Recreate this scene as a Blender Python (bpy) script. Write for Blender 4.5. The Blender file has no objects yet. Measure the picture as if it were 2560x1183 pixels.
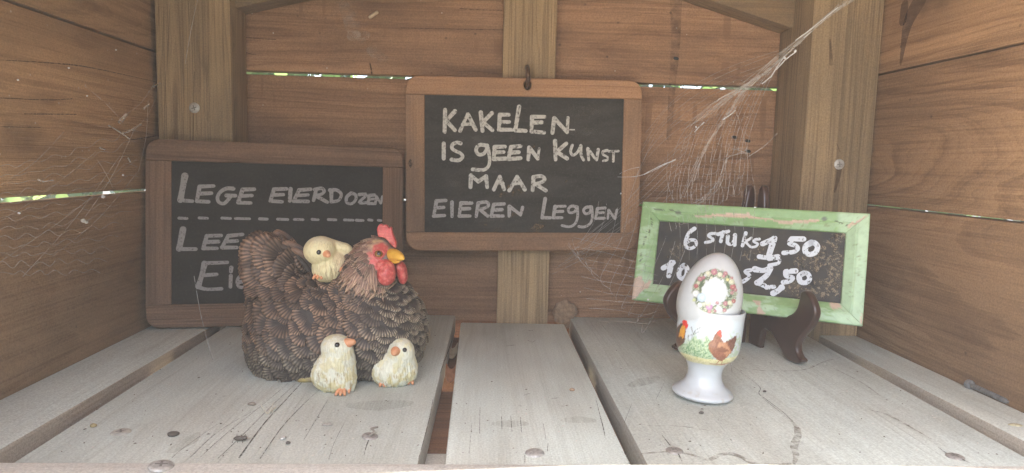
import bpy, bmesh, math, random
import numpy as np
from math import sin, cos, radians, pi
from mathutils import Vector, Matrix

SC = bpy.context.scene
COL = SC.collection
random.seed(7)
RNG = np.random.default_rng(7)

# ------------------------------------------------------------------ camera, sky, sun, exposure
FPX, YAW, PITCH, ROLL, CAMH = 1650.0, radians(2.77), radians(6.23), radians(1.454), 0.18
PW, PH = 2560.0, 1183.0
CF = np.array([sin(YAW)*cos(PITCH), cos(YAW)*cos(PITCH), -sin(PITCH)])
_r = np.array([cos(YAW), -sin(YAW), 0.0]); _u = np.cross(_r, CF)
CR = cos(ROLL)*_r + sin(ROLL)*_u
CU = -sin(ROLL)*_r + cos(ROLL)*_u
CO = np.array([0.0, 0.0, CAMH])
cam_d = bpy.data.cameras.new('camera'); cam = bpy.data.objects.new('camera', cam_d); COL.objects.link(cam)
cam.matrix_world = Matrix(((CR[0], CU[0], -CF[0], CO[0]), (CR[1], CU[1], -CF[1], CO[1]), (CR[2], CU[2], -CF[2], CO[2]), (0, 0, 0, 1)))
cam_d.sensor_width = 36.0; cam_d.lens = 36.0*FPX/PW
cam_d.clip_start = 0.01; cam_d.clip_end = 500.0
SC.camera = cam

SUN_EL, SUN_AZ = radians(58), radians(-28)          # azimuth from -Y (in front of the stall) towards -X
sun_dir = Vector((sin(SUN_AZ)*cos(SUN_EL), -cos(SUN_AZ)*cos(SUN_EL), sin(SUN_EL)))   # towards the sun
world = bpy.data.worlds.new('World'); SC.world = world; world.use_nodes = True
wn = world.node_tree; bg = wn.nodes['Background']
sky = wn.nodes.new('ShaderNodeTexSky'); sky.sky_type = 'NISHITA'; sky.sun_disc = False
sky.sun_elevation = SUN_EL; sky.sun_rotation = math.atan2(sun_dir.x, sun_dir.y)
sky.air_density = 1.0; sky.dust_density = 2.5; sky.ozone_density = 1.0
wn.links.new(sky.outputs[0], bg.inputs[0]); bg.inputs[1].default_value = 0.085
sun_d = bpy.data.lights.new('sun', 'SUN'); sun_d.energy = 3.8; sun_d.angle = radians(0.5); sun_d.color = (1.0, 0.95, 0.86)
sun = bpy.data.objects.new('sun', sun_d); COL.objects.link(sun)
sun.rotation_euler = sun_dir.to_track_quat('Z', 'Y').to_euler()
SC.view_settings.view_transform = 'Standard'; SC.view_settings.look = 'None'
SC.view_settings.gamma = 1.0; SC.view_settings.use_curve_mapping = False
SC.view_settings.exposure = 3.25
SC.render.engine = 'CYCLES'
SC.cycles.use_denoising = True
SC.cycles.volume_bounces = 0; SC.cycles.max_bounces = 10; SC.cycles.diffuse_bounces = 6; SC.cycles.transparent_max_bounces = 24
SC.cycles.sample_clamp_indirect = 8.0

# ------------------------------------------------------------------ helpers
def ray(px, py):
    return CF + CR*((px-PW/2)/FPX) + CU*((PH/2-py)/FPX)
def on_plane(px, py, n, p0):
    n = np.asarray(n, float); d = ray(px, py)
    return CO + d*((n@(np.asarray(p0, float)-CO))/(n@d))
def at(px, py, Y): return on_plane(px, py, (0, 1, 0), (0, Y, 0))
def fl(px, py, z=0.0): return on_plane(px, py, (0, 0, 1), (0, 0, z))
def to_px(P):
    d = np.asarray(P, float)-CO; z = d@CF
    return np.stack([PW/2+FPX*(d@CR)/z, PH/2-FPX*(d@CU)/z], -1)
def unit(v): v = np.asarray(v, float); return v/np.linalg.norm(v)

class MB:
    """collects geometry, builds ONE mesh object"""
    def __init__(s): s.v = []; s.f = []; s.m = []; s.c = []; s.n = 0; s.hascol = False
    def add(s, verts, faces, mat=0, col=None):
        verts = np.asarray(verts, float); k = len(verts)
        s.v.append(verts); o = s.n
        s.f += [tuple(int(i)+o for i in f) for f in faces]; s.m += [mat]*len(faces)
        if col is None: s.c.append(np.full((k, 3), 0.5))
        else:
            s.hascol = True; col = np.asarray(col, float)
            s.c.append(np.broadcast_to(col, (k, 3)) if col.ndim == 1 else col)
        s.n += k; return s
    def build(s, name, mats, parent=None, smooth=True, origin=None, auto=None, M=None):
        V = np.concatenate(s.v) if s.v else np.zeros((0, 3))
        o0 = np.zeros(3) if origin is None else np.asarray(origin, float)
        if M is not None: M = np.asarray(M, float); V = (V-M[:3, 3])@M[:3, :3]; o0 = np.zeros(3)
        me = bpy.data.meshes.new(name)
        me.from_pydata([tuple(p) for p in (V-o0)], [], s.f); 
        if not isinstance(mats, (list, tuple)): mats = [mats]
        for m in mats: me.materials.append(m)
        me.polygons.foreach_set('material_index', np.array(s.m, dtype=np.int32))
        me.polygons.foreach_set('use_smooth', np.full(len(s.f), bool(smooth)))
        if s.hascol:
            C = np.concatenate(s.c); a = me.color_attributes.new('paint', 'FLOAT_COLOR', 'POINT')
            a.data.foreach_set('color', np.concatenate([C, np.ones((len(C), 1))], 1).astype(np.float32).ravel())
        me.update()
        if auto is not None: me.set_sharp_from_angle(angle=radians(auto))
        ob = bpy.data.objects.new(name, me); COL.objects.link(ob)
        ob.location = tuple(o0)
        if M is not None: ob.matrix_world = Matrix([list(r) for r in M])
        if parent is not None: put_under(ob, parent)
        return ob

def put_under(ob, parent):
    m = ob.matrix_basis.copy(); ob.parent = parent
    pm = Matrix.Identity(4); q = parent
    chain = []
    while q is not None: chain.append(q.matrix_basis.copy()); q = q.parent
    for b in reversed(chain): pm = pm @ b
    ob.matrix_basis = pm.inverted() @ m

def thing(name, label, cat, loc=(0, 0, 0), group=None):
    o = bpy.data.objects.new(name, None); COL.objects.link(o); o.location = tuple(loc)
    o.empty_display_size = 0.02
    return tag(o, label, cat, group)
def tag(o, label=None, cat=None, group=None, kind=None):
    if label: o['label'] = label
    if cat: o['category'] = cat
    if group: o['group'] = group
    if kind: o['kind'] = kind
    return o

def hexa(mb, P, bev=0.0015, mat=0):
    """P: 8 corners (x0y0z0,x1y0z0,x1y1z0,x0y1z0, then top), bevelled"""
    bm = bmesh.new(); vs = [bm.verts.new(tuple(p)) for p in P]
    for f in ((3, 2, 1, 0), (4, 5, 6, 7), (0, 1, 5, 4), (1, 2, 6, 5), (2, 3, 7, 6), (3, 0, 4, 7)): bm.faces.new([vs[i] for i in f])
    if bev > 0: bmesh.ops.bevel(bm, geom=bm.edges[:], offset=bev, segments=2, profile=0.6, affect='EDGES')
    bm.normal_update(); bm.verts.index_update()
    mb.add([v.co[:] for v in bm.verts], [[v.index for v in f.verts] for f in bm.faces], mat); bm.free()
def box(mb, lo, hi, bev=0.0015, mat=0):
    (a, b, c), (d, e, f) = lo, hi
    hexa(mb, [(a, b, c), (d, b, c), (d, e, c), (a, e, c), (a, b, f), (d, b, f), (d, e, f), (a, e, f)], bev, mat)

def lathe(mb, prof, n=64, M=None, mat=0, colf=None):
    prof = np.asarray(prof, float); k = len(prof); a = np.linspace(0, 2*pi, n, endpoint=False)
    V = np.stack([np.outer(prof[:, 0], np.cos(a)), np.outer(prof[:, 0], np.sin(a)), np.repeat(prof[:, 1:2], n, 1)], -1).reshape(-1, 3)
    if M is not None: V = V@np.asarray(M)[:3, :3].T+np.asarray(M)[:3, 3]
    F = []
    for i in range(k-1):
        for j in range(n):
            j2 = (j+1) % n; F.append((i*n+j, i*n+j2, (i+1)*n+j2, (i+1)*n+j))
    mb.add(V, F, mat, None if colf is None else colf(V)); return mb
def smoothprof(p, m=6):
    p = np.asarray(p, float); q = []
    for i in range(len(p)-1):
        p0, p1, p2, p3 = p[max(i-1, 0)], p[i], p[i+1], p[min(i+2, len(p)-1)]
        for t in np.linspace(0, 1, m, endpoint=False):
            q.append(0.5*((2*p1)+(-p0+p2)*t+(2*p0-5*p1+4*p2-p3)*t*t+(-p0+3*p1-3*p2+p3)*t**3))
    q.append(p[-1]); q = np.array(q); return q
def frame_of(n, up=(0, 0, 1)):
    n = unit(n); up = np.asarray(up, float)
    if abs(n@up) > 0.95: up = np.array([0, 1.0, 0])
    x = unit(np.cross(up, n)); return x, np.cross(n, x), n
def mat4(x, y, z, o):
    M = np.eye(4); M[:3, 0] = x; M[:3, 1] = y; M[:3, 2] = z; M[:3, 3] = o; return M

def tube(mb, pts, rad, n=6, mat=0, caps=True, col=None):
    P = np.asarray(pts, float); k = len(P); R = np.broadcast_to(np.asarray(rad, float), (k,))
    T = np.gradient(P, axis=0); T /= np.linalg.norm(T, axis=1)[:, None]+1e-12
    x = np.cross(T[0], (0.31, 0.2, 0.93)); 
    if np.linalg.norm(x) < 1e-3: x = np.cross(T[0], (1, 0, 0))
    x = unit(x); V = []
    a = np.linspace(0, 2*pi, n, endpoint=False)
    for i in range(k):
        x = unit(x-T[i]*(x@T[i])); y = np.cross(T[i], x)
        V.append(P[i]+R[i]*(np.outer(np.cos(a), x)+np.outer(np.sin(a), y)))
    V = np.concatenate(V); F = []
    for i in range(k-1):
        for j in range(n): F.append((i*n+j, i*n+(j+1) % n, (i+1)*n+(j+1) % n, (i+1)*n+j))
    if caps: F += [tuple(range(n-1, -1, -1)), tuple(range((k-1)*n, k*n))]
    mb.add(V, F, mat, col)

def curve_plate(name, outer, holes, M, depth, bevel, mats, parent=None, origin=None, OM=None):
    """flat outline (list of 2D points) with holes -> bevelled plate of the given depth, placed by the 4x4 M"""
    cu = bpy.data.curves.new(name, 'CURVE'); cu.dimensions = '2D'; cu.fill_mode = 'BOTH'
    cu.extrude = max(depth/2-bevel, 1e-5); cu.bevel_depth = bevel; cu.bevel_resolution = 3; cu.offset = -bevel
    for lp in [outer]+list(holes):
        sp = cu.splines.new('POLY'); sp.points.add(len(lp)-1); sp.use_cyclic_u = True
        for q, p in zip(sp.points, lp): q.co = (p[0], p[1], 0, 1)
    tmp = bpy.data.objects.new('outline_tmp', cu); COL.objects.link(tmp)
    dg = bpy.context.evaluated_depsgraph_get(); me = bpy.data.meshes.new_from_object(tmp.evaluated_get(dg))
    bpy.data.objects.remove(tmp); bpy.data.curves.remove(cu)
    V = np.array([v.co[:] for v in me.vertices]); F = [tuple(p.vertices) for p in me.polygons]
    bpy.data.meshes.remove(me)
    V = V@np.asarray(M)[:3, :3].T+np.asarray(M)[:3, 3]
    mb = MB(); mb.add(V, F)
    return mb.build(name, mats, parent, smooth=True, origin=origin, auto=35, M=OM)
def spline2(pts, m=6, closed=True):
    p = np.asarray(pts, float); n = len(p); q = []
    for i in range(n if closed else n-1):
        g = (lambda j: p[j % n]) if closed else (lambda j: p[min(max(j, 0), n-1)])
        p0, p1, p2, p3 = g(i-1), g(i), g(i+1), g(i+2)
        for t in np.linspace(0, 1, m, endpoint=False):
            q.append(0.5*((2*p1)+(-p0+p2)*t+(2*p0-5*p1+4*p2-p3)*t*t+(-p0+3*p1-3*p2+p3)*t**3))
    if not closed: q.append(p[-1])
    return np.array(q)

# value noise for painted and sculpted detail
def vnoise(P, seed=0):
    P = np.asarray(P, float); i = np.floor(P).astype(np.int64); f = P-i; f = f*f*(3-2*f)
    def h(ix, iy, iz):
        n = (ix*374761393+iy*668265263+iz*2147483647+seed*974634777) & 0xffffffff
        n = ((n ^ (n >> 13))*1274126177) & 0xffffffff
        return ((n ^ (n >> 16)) & 0xffff)/65535.0
    r = 0
    for a in (0, 1):
        for b in (0, 1):
            for c in (0, 1):
                w = (f[..., 0] if a else 1-f[..., 0])*(f[..., 1] if b else 1-f[..., 1])*(f[..., 2] if c else 1-f[..., 2])
                r = r+w*h(i[..., 0]+a, i[..., 1]+b, i[..., 2]+c)
    return r
def fbm(P, seed=0, o=3): return sum(vnoise(P*2.0**k, seed+k)*0.5**k for k in range(o))/sum(0.5**k for k in range(o))
def sstep(x, a, b): t = np.clip((x-a)/(b-a), 0, 1); return t*t*(3-2*t)
def inpoly(X, Y, poly):
    r = np.zeros(X.shape, bool); n = len(poly)
    for i in range(n):
        (x1, y1), (x2, y2) = poly[i], poly[(i+1) % n]
        if y1 == y2: continue
        c = ((y1 > Y) != (y2 > Y)) & (X < (x2-x1)*(Y-y1)/(y2-y1)+x1); r ^= c
    return r
def seg_dist(X, Y, a, b):
    ax, ay = a; dx, dy = b[0]-ax, b[1]-ay; t = np.clip(((X-ax)*dx+(Y-ay)*dy)/(dx*dx+dy*dy+1e-9), 0, 1)
    return np.hypot(X-ax-t*dx, Y-ay-t*dy)
def mixc(C, col, w): return C*(1-w[:, None])+np.asarray(col)*w[:, None]

# implicit shapes: smooth union of ellipsoids
class Blob:
    def __init__(s, k=0.008, floor=None): s.e = []; s.k = k; s.floor = floor
    def ell(s, c, r, R=None):
        s.e.append((np.asarray(c, float), np.asarray(r, float), np.eye(3) if R is None else np.asarray(R))); return s
    def d(s, P):
        r = None
        for c, rad, R in s.e:
            q = (P-c)@R; k0 = np.linalg.norm(q/rad, axis=-1); k1 = np.linalg.norm(q/rad**2, axis=-1)
            e = k0*(k0-1)/(k1+1e-9)
            if r is None: r = e
            else:
                h = np.clip(0.5+0.5*(r-e)/s.k, 0, 1); r = r*(1-h)+e*h-s.k*h*(1-h)
        if s.floor is not None: r = np.maximum(r, s.floor-P[..., 2])
        return r
    def g(s, P, e=2e-4):
        G = np.stack([s.d(P+np.eye(3)[i]*e)-s.d(P-np.eye(3)[i]*e) for i in range(3)], -1)
        return G/(np.linalg.norm(G, axis=-1, keepdims=True)+1e-12)
    def snap(s, P, n=3):
        for _ in range(n): P = P-s.g(P)*s.d(P)[..., None]
        return P
    def bounds(s):
        lo = np.min([c-max(r) for c, r, R in s.e], 0); hi = np.max([c+max(r) for c, r, R in s.e], 0); return lo-0.004, hi+0.004
    def mesh(s, h):
        lo, hi = s.bounds(); n = np.ceil((hi-lo)/h).astype(int)+1
        ax = [lo[i]+h*np.arange(n[i]) for i in range(3)]
        G = np.stack(np.meshgrid(*ax, indexing='ij'), -1); D = s.d(G.reshape(-1, 3)).reshape(n)
        S = D < 0; nc = n-1
        cnt = np.zeros(nc); acc = np.zeros(tuple(nc)+(3,))
        for axis in range(3):
            oth = [a for a in range(3) if a != axis]
            for o1 in (0, 1):
                for o2 in (0, 1):
                    sl0 = [None]*3; sl1 = [None]*3
                    sl0[axis] = slice(0, nc[axis]); sl1[axis] = slice(1, nc[axis]+1)
                    for a, o in zip(oth, (o1, o2)): sl0[a] = slice(o, o+nc[a]); sl1[a] = sl0[a]
                    a_, b_ = D[tuple(sl0)], D[tuple(sl1)]; c = (a_ < 0) != (b_ < 0)
                    t = np.where(c, a_/(a_-b_+1e-20), 0); p = np.zeros(tuple(nc)+(3,)); p[..., axis] = t
                    p[..., oth[0]] = o1; p[..., oth[1]] = o2
                    acc += p*c[..., None]; cnt += c
        act = cnt > 0; idx = -np.ones(nc, int); idx[act] = np.arange(act.sum())
        base = np.stack(np.meshgrid(*[np.arange(k) for k in nc], indexing='ij'), -1)
        V = lo+h*(base[act]+acc[act]/cnt[act][:, None]); F = []
        for axis in range(3):
            u, w = (axis+1) % 3, (axis+2) % 3
            sl0 = [slice(None)]*3; sl1 = [slice(None)]*3; sl0[axis] = slice(0, -1); sl1[axis] = slice(1, None)
            ch = S[tuple(sl0)] != S[tuple(sl1)]
            I = np.argwhere(ch); I = I[(I[:, u] > 0) & (I[:, w] > 0) & (I[:, u] < n[u]-1) & (I[:, w] < n[w]-1)]
            ins = S[tuple(I.T)]
            def cell(du, dw):
                J = I.copy(); J[:, u] -= du; J[:, w] -= dw; return idx[tuple(J.T)]
            q = np.stack([cell(1, 1), cell(0, 1), cell(0, 0), cell(1, 0)], 1)
            q[~ins] = q[~ins][:, ::-1]
            F += [tuple(x) for x in q if (x >= 0).all()]
        return V, F

# ------------------------------------------------------------------ materials
class NT:
    def __init__(s, name):
        s.m = bpy.data.materials.new(name); s.m.use_nodes = True; s.t = s.m.node_tree
        s.b = s.t.nodes['Principled BSDF']; s.out = s.t.nodes['Material Output']
    def n(s, typ, ins=None, **kw):
        nd = s.t.nodes.new('ShaderNode'+typ)
        for k, v in kw.items(): setattr(nd, k, v)
        for k, v in (ins or {}).items():
            if hasattr(v, 'is_output'): s.t.links.new(v, nd.inputs[k])
            else: nd.inputs[k].default_value = v
        return nd
    def link(s, a, b): s.t.links.new(a, b)
    def set(s, **kw):
        for k, v in kw.items():
            i = s.b.inputs[k.replace('_', ' ')]
            if hasattr(v, 'is_output'): s.t.links.new(v, i)
            else: i.default_value = v
    def math(s, op, a, b=0.0, c=0.0, clamp=False):
        return s.n('Math', {0: a, 1: b, 2: c}, operation=op, use_clamp=clamp).outputs[0]
    def ramp(s, fac, stops, interp='LINEAR'):
        nd = s.n('ValToRGB', {'Fac': fac}); cr = nd.color_ramp; cr.interpolation = interp
        while len(cr.elements) < len(stops): cr.elements.new(0.5)
        for e, (p, c) in zip(cr.elements, stops):
            e.position = p; e.color = (c, c, c, 1) if isinstance(c, (int, float)) else tuple(c)+(1,)
        return nd.outputs[0]
    def mix(s, f, a, b, mode='MIX'):
        nd = s.n('Mix', data_type='RGBA', blend_type=mode, clamp_factor=True)
        for i, v in ((0, f), (6, a), (7, b)):
            if hasattr(v, 'is_output'): s.t.links.new(v, nd.inputs[i])
            else: nd.inputs[i].default_value = v if i == 0 else tuple(v)+(1,)*(4-len(v))
        return nd.outputs[2]
    def noise(s, vec, scale, detail=2.0, rough=0.5, dist=0.0):
        return s.n('TexNoise', {'Vector': vec, 'Scale': scale, 'Detail': detail, 'Roughness': rough, 'Distortion': dist}).outputs[0]
    def coords(s, scale=(1, 1, 1), rand=True):
        v = s.n('TexCoord').outputs['Object']
        if rand:
            r = s.n('ObjectInfo').outputs['Random']
            o = s.n('CombineXYZ', {0: s.math('MULTIPLY', r, 37.0), 1: s.math('MULTIPLY', r, 71.0), 2: s.math('MULTIPLY', r, 53.0)}).outputs[0]
            v = s.n('VectorMath', {0: v, 1: o}, operation='ADD').outputs[0]
        return v
    def scaled(s, v, sc): return s.n('VectorMath', {0: v, 1: sc}, operation='MULTIPLY').outputs[0]
    def bump(s, h, strength=0.3, dist=0.001):
        s.link(s.n('Bump', {'Height': h, 'Strength': strength, 'Distance': dist}).outputs[0], s.b.inputs['Normal'])

def wood(name, axis, light, dark, rings=16.0, ring_str=0.6, across=9.0, along=0.9, fib=0.35, blotch=0.35,
         blotch_col=(0.12, 0.10, 0.08), knots=0.0, rough=0.72, bump=0.5, specks=0.0, saw=0.0, fib_scale=500.0, check=0.0):
    t = NT(name); v = t.coords()
    def ax(al, ac): return tuple(al if i == axis else ac for i in range(3))
    warp = t.noise(t.scaled(v, ax(4.0, 9.0)), 1.0, 2.0)
    low = t.noise(t.scaled(v, ax(along, across)), 1.0, 1.5, 0.45, 0.25)
    val = t.math('ADD', t.math('MULTIPLY', low, rings), t.math('MULTIPLY', warp, 1.2))
    val = t.math('ADD', val, t.math('MULTIPLY', t.noise(t.scaled(v, ax(12.0, 60.0)), 1.0, 2.0, 0.6), 0.55))
    fr = t.math('FRACT', val)
    ring = t.ramp(fr, [(0.0, 0.0), (0.55, 0.35), (0.86, 1.0), (1.0, 0.0)])
    fr2 = t.math('FRACT', t.math('MULTIPLY', val, 2.7))
    ring = t.math('ADD', t.math('MULTIPLY', ring, 0.62), t.math('MULTIPLY', t.ramp(fr2, [(0.0, 0.0), (0.7, 0.5), (0.9, 1.0), (1.0, 0.0)]), 0.38))
    patch = t.ramp(t.noise(t.scaled(v, ax(5.0, 16.0)), 1.0, 3.0, 0.6), [(0.32, 0.35), (0.62, 1.35)])
    ring = t.math('MULTIPLY', ring, patch)
    fibre = t.noise(t.scaled(v, ax(7.0, fib_scale)), 1.0, 3.0, 0.6)
    fine = t.noise(t.scaled(v, ax(30.0, fib_scale*2.2)), 1.0, 2.0, 0.6)
    streak = t.noise(t.scaled(v, ax(3.0, fib_scale*0.32)), 1.0, 3.0, 0.65)
    grit = t.noise(v, 700.0, 3.0, 0.7)
    big = t.noise(t.scaled(v, ax(3.5, 9.0)), 1.0, 4.0, 0.6)
    f1 = t.math('MULTIPLY', ring, ring_str)
    f2 = t.math('ADD', f1, t.math('MULTIPLY', t.math('SUBTRACT', fibre, 0.5), fib*4.0), clamp=True)
    f2 = t.math('ADD', f2, t.math('MULTIPLY', t.math('SUBTRACT', streak, 0.5), fib*4.2), clamp=True)
    col = t.mix(f2, light, dark)
    bl = t.ramp(big, [(0.46, 0.0), (0.62, 1.0)])
    col = t.mix(t.math('MULTIPLY', bl, blotch), col, blotch_col)
    lt = t.ramp(t.noise(t.scaled(v, ax(2.0, 5.0)), 1.0, 3.0, 0.6), [(0.3, 0.70), (0.7, 1.28)])
    col = t.mix(1.0, col, lt, 'MULTIPLY')
    col = t.mix(1.0, col, t.ramp(grit, [(0.25, 0.74), (0.75, 1.26)]), 'MULTIPLY')
    h = t.math('ADD', t.math('MULTIPLY', ring, -0.5), t.math('ADD', t.math('MULTIPLY', fibre, 0.7), t.math('ADD', t.math('MULTIPLY', fine, 0.5), t.math('MULTIPLY', grit, 0.35))))
    if check:   # drying cracks along the grain
        ck = t.ramp(t.noise(t.scaled(v, ax(3.0, 70.0)), 1.0, 1.0, 0.4), [(0.0, 0.0), (0.735, 0.0), (0.75, 1.0)])
        col = t.mix(t.math('MULTIPLY', ck, check), col, (0.02, 0.015, 0.012))
    if knots:
        kv = t.n('TexVoronoi', {'Vector': t.scaled(v, ax(4.5, 9.0)), 'Scale': 1.0, 'Randomness': 1.0})
        kd = t.math('ADD', kv.outputs[0], t.math('MULTIPLY', t.math('SUBTRACT', t.noise(v, 60.0, 2.0), 0.5), 0.12))
        col = t.mix(t.math('MULTIPLY', t.ramp(kd, [(0.05, 1.0), (0.15, 0.0)]), knots), col, (0.045, 0.025, 0.015))
        col = t.mix(t.math('MULTIPLY', t.ramp(kd, [(0.12, 1.0), (0.34, 0.0)]), knots*0.4), col, dark)
    if saw:     # rows of short saw marks across the grain
        sv = t.scaled(v, ax(110.0, 10.0)); sw = t.noise(sv, 1.0, 0.0)
        rows = t.noise(t.scaled(v, ax(5.0, 22.0)), 1.0, 1.0)
        sm = t.math('MULTIPLY', t.ramp(sw, [(0.60, 0.0), (0.68, 1.0)]), t.ramp(rows, [(0.55, 0.0), (0.62, 1.0)]))
        col = t.mix(t.math('MULTIPLY', sm, saw), col, dark)
    if specks:
        sp = t.n('TexVoronoi', {'Vector': v, 'Scale': 85.0}); 
        pr = t.ramp(sp.outputs[0], [(0.05, 1.0), (0.09, 0.0)])
        pick = t.math('GREATER_THAN', t.n('SeparateColor', {0: sp.outputs[1]}).outputs[0], 0.86)
        col = t.mix(t.math('MULTIPLY', t.math('MULTIPLY', pr, pick), specks), col, (0.62, 0.58, 0.50))
        sp2 = t.n('TexVoronoi', {'Vector': v, 'Scale': 60.0})
        pr2 = t.ramp(sp2.outputs[0], [(0.05, 1.0), (0.12, 0.0)])
        pick2 = t.math('GREATER_THAN', t.n('SeparateColor', {0: sp2.outputs[1]}).outputs[1], 0.88)
        col = t.mix(t.math('MULTIPLY', t.math('MULTIPLY', pr2, pick2), specks), col, (0.04, 0.03, 0.025))
    t.set(Base_Color=col, Roughness=rough); t.b.inputs['Specular IOR Level'].default_value = 0.25
    t.bump(h, bump, 0.0012)
    return t.m

def plain(name, col, rough=0.5, metal=0.0, noise=0.0, nscale=80.0, spec=0.5, bump=0.0, coat=0.0, col2=None):
    t = NT(name); t.set(Roughness=rough, Metallic=metal); t.b.inputs['Specular IOR Level'].default_value = spec
    v = t.coords()
    nz = t.noise(v, nscale, 4.0, 0.6)
    c2 = col2 if col2 is not None else tuple(x*(1-noise) for x in col)
    t.set(Base_Color=t.mix(t.ramp(nz, [(0.35, 0.0), (0.68, 1.0)]), col, c2))
    if bump: t.bump(nz, bump, 0.0006)
    if coat: t.b.inputs['Coat Weight'].default_value = coat
    return t.m
def painted(name, rough=0.5, noise=0.12, nscale=150.0, bump=0.0, coat=0.0, spec=0.5, streak=None, streak_str=0.0):
    t = NT(name); a = t.n('Attribute', attribute_name='paint').outputs['Color']; v = t.coords()
    nz = t.noise(v if streak is None else t.scaled(v, streak), nscale if streak is None else 1.0, 4.0, 0.6)
    k = t.ramp(nz, [(0.3, 1.0-noise), (0.7, 1.0+noise)])
    t.set(Base_Color=t.mix(1.0, a, k, 'MULTIPLY'), Roughness=rough); t.b.inputs['Specular IOR Level'].default_value = spec
    if bump: t.bump(nz, bump, 0.001)
    if coat: t.b.inputs['Coat Weight'].default_value = coat; t.b.inputs['Coat Roughness'].default_value = 0.05
    return t.m
def film(name, col, lo, hi, nscale=120.0, amount=0.8, rough=0.9, scale3=None):
    """thin worn coat (chalk, stain, web): procedural patches show what is below"""
    t = NT(name); v = t.coords()
    if scale3: v = t.scaled(v, scale3)
    nz = t.noise(v, nscale, 4.0, 0.65)
    t.set(Base_Color=tuple(col)+(1,), Roughness=rough, Alpha=t.math('MULTIPLY', t.ramp(nz, [(lo, 0.0), (hi, 1.0)]), amount))
    t.b.inputs['Specular IOR Level'].default_value = 0.1
    return t.m

X_, Y_, Z_ = 0, 1, 2
M_back = wood('reddish_plank_wood', X_, (0.365, 0.212, 0.120), (0.185, 0.100, 0.056), rings=15, ring_str=0.7, across=8, along=1.0, blotch=0.5, blotch_col=(0.12, 0.07, 0.045), specks=0.6, saw=0.55, knots=0.4)
M_side = wood('orange_plank_wood', Y_, (0.37, 0.222, 0.118), (0.195, 0.108, 0.056), rings=20, ring_str=0.8, across=7, along=1.0, blotch=0.35, blotch_col=(0.15, 0.09, 0.05), specks=0.5, knots=0.8, fib=0.42)
M_sidel = wood('lightened_plank_wood', Y_, (0.44, 0.275, 0.15), (0.24, 0.14, 0.075), rings=20, ring_str=0.8, across=7, along=1.0, blotch=0.35, blotch_col=(0.18, 0.115, 0.065), specks=0.5, knots=0.8, fib=0.42)  # side plank wood lightened to make up for weak light on the left wall
M_post = wood('olive_post_wood', Z_, (0.40, 0.285, 0.16), (0.19, 0.13, 0.075), rings=26, ring_str=0.8, across=26, along=0.6, fib=0.6, blotch=0.5, blotch_col=(0.14, 0.105, 0.065))
M_floor = wood('grey_weathered_floor_wood', Y_, (0.55, 0.605, 0.565), (0.425, 0.46, 0.42), rings=15, ring_str=0.45, across=16, along=0.9, fib=0.22, blotch=0.4, blotch_col=(0.40, 0.38, 0.325), specks=0.22, rough=0.9, bump=0.5)
M_rim = wood('pale_rim_wood', X_, (0.64, 0.64, 0.60), (0.50, 0.49, 0.45), rings=10, ring_str=0.3, across=20, along=0.8, fib=0.35, blotch=0.2, blotch_col=(0.40, 0.38, 0.34), rough=0.85)
M_frame_h = wood('tan_frame_wood_rail', X_, (0.40, 0.225, 0.122), (0.235, 0.125, 0.066), rings=10, ring_str=0.45, across=30, along=1.5, blotch=0.55, blotch_col=(0.13, 0.09, 0.065), specks=0.4)
M_frame_v = wood('tan_frame_wood_stile', Z_, (0.36, 0.21, 0.115), (0.22, 0.12, 0.066), rings=10, ring_str=0.45, across=30, along=1.5, blotch=0.55, blotch_col=(0.13, 0.09, 0.065), specks=0.4)
M_dframe_h = wood('brown_frame_wood_rail', X_, (0.27, 0.158, 0.098), (0.12, 0.066, 0.040), rings=24, ring_str=0.75, across=40, along=0.8, blotch=0.35, blotch_col=(0.10, 0.07, 0.05))
M_dframe_v = wood('brown_frame_wood_stile', Z_, (0.25, 0.148, 0.092), (0.125, 0.07, 0.043), rings=20, ring_str=0.6, across=36, along=0.8, blotch=0.35, blotch_col=(0.10, 0.07, 0.05))
def slate(name, a, b, c):
    t = NT(name); v = t.coords()
    sm1 = t.noise(t.scaled(v, (14.0, 14.0, 40.0)), 1.0, 4.0, 0.65, 0.6); sm2 = t.noise(v, 420.0, 3.0, 0.7)
    col = t.mix(t.ramp(sm1, [(0.38, 0.0), (0.72, 1.0)]), a, b); col = t.mix(t.math('MULTIPLY', t.ramp(sm2, [(0.5, 0.0), (0.78, 1.0)]), 0.6), col, c)
    t.set(Base_Color=col, Roughness=0.8); t.b.inputs['Specular IOR Level'].default_value = 0.18; t.bump(sm2, 0.15, 0.0006); return t.m
M_slate = slate('dusty_slate', (0.026, 0.024, 0.021), (0.052, 0.048, 0.042), (0.080, 0.074, 0.064))
M_slate_dark = slate('darker_dusty_slate', (0.021, 0.019, 0.017), (0.036, 0.033, 0.029), (0.056, 0.051, 0.045))
M_slate2 = plain('stained_black_board', (0.040, 0.039, 0.041), 0.7, nscale=70.0, spec=0.3, col2=(0.062, 0.054, 0.044))
M_chalk = film('chalk_marker', (0.55, 0.54, 0.50), 0.24, 0.52, nscale=300.0, amount=0.92)
M_chalk_faint = film('faded_chalk_marker', (0.40, 0.385, 0.375), 0.20, 0.48, nscale=500.0, amount=0.85)
M_whitepaint = film('crackled_white_paint', (0.66, 0.70, 0.75), 0.36, 0.43, nscale=300.0, amount=1.0)
M_steel = plain('galvanised_steel', (0.52, 0.52, 0.50), 0.42, metal=0.3, nscale=400.0, col2=(0.30, 0.29, 0.28), bump=0.2)
M_dark = plain('dark_recess', (0.02, 0.018, 0.016), 0.8, nscale=200.0, noise=0.3)
M_rust = plain('rusty_hook_metal', (0.16, 0.10, 0.06), 0.5, metal=0.6, nscale=500.0, col2=(0.07, 0.035, 0.02), bump=0.3)
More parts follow.
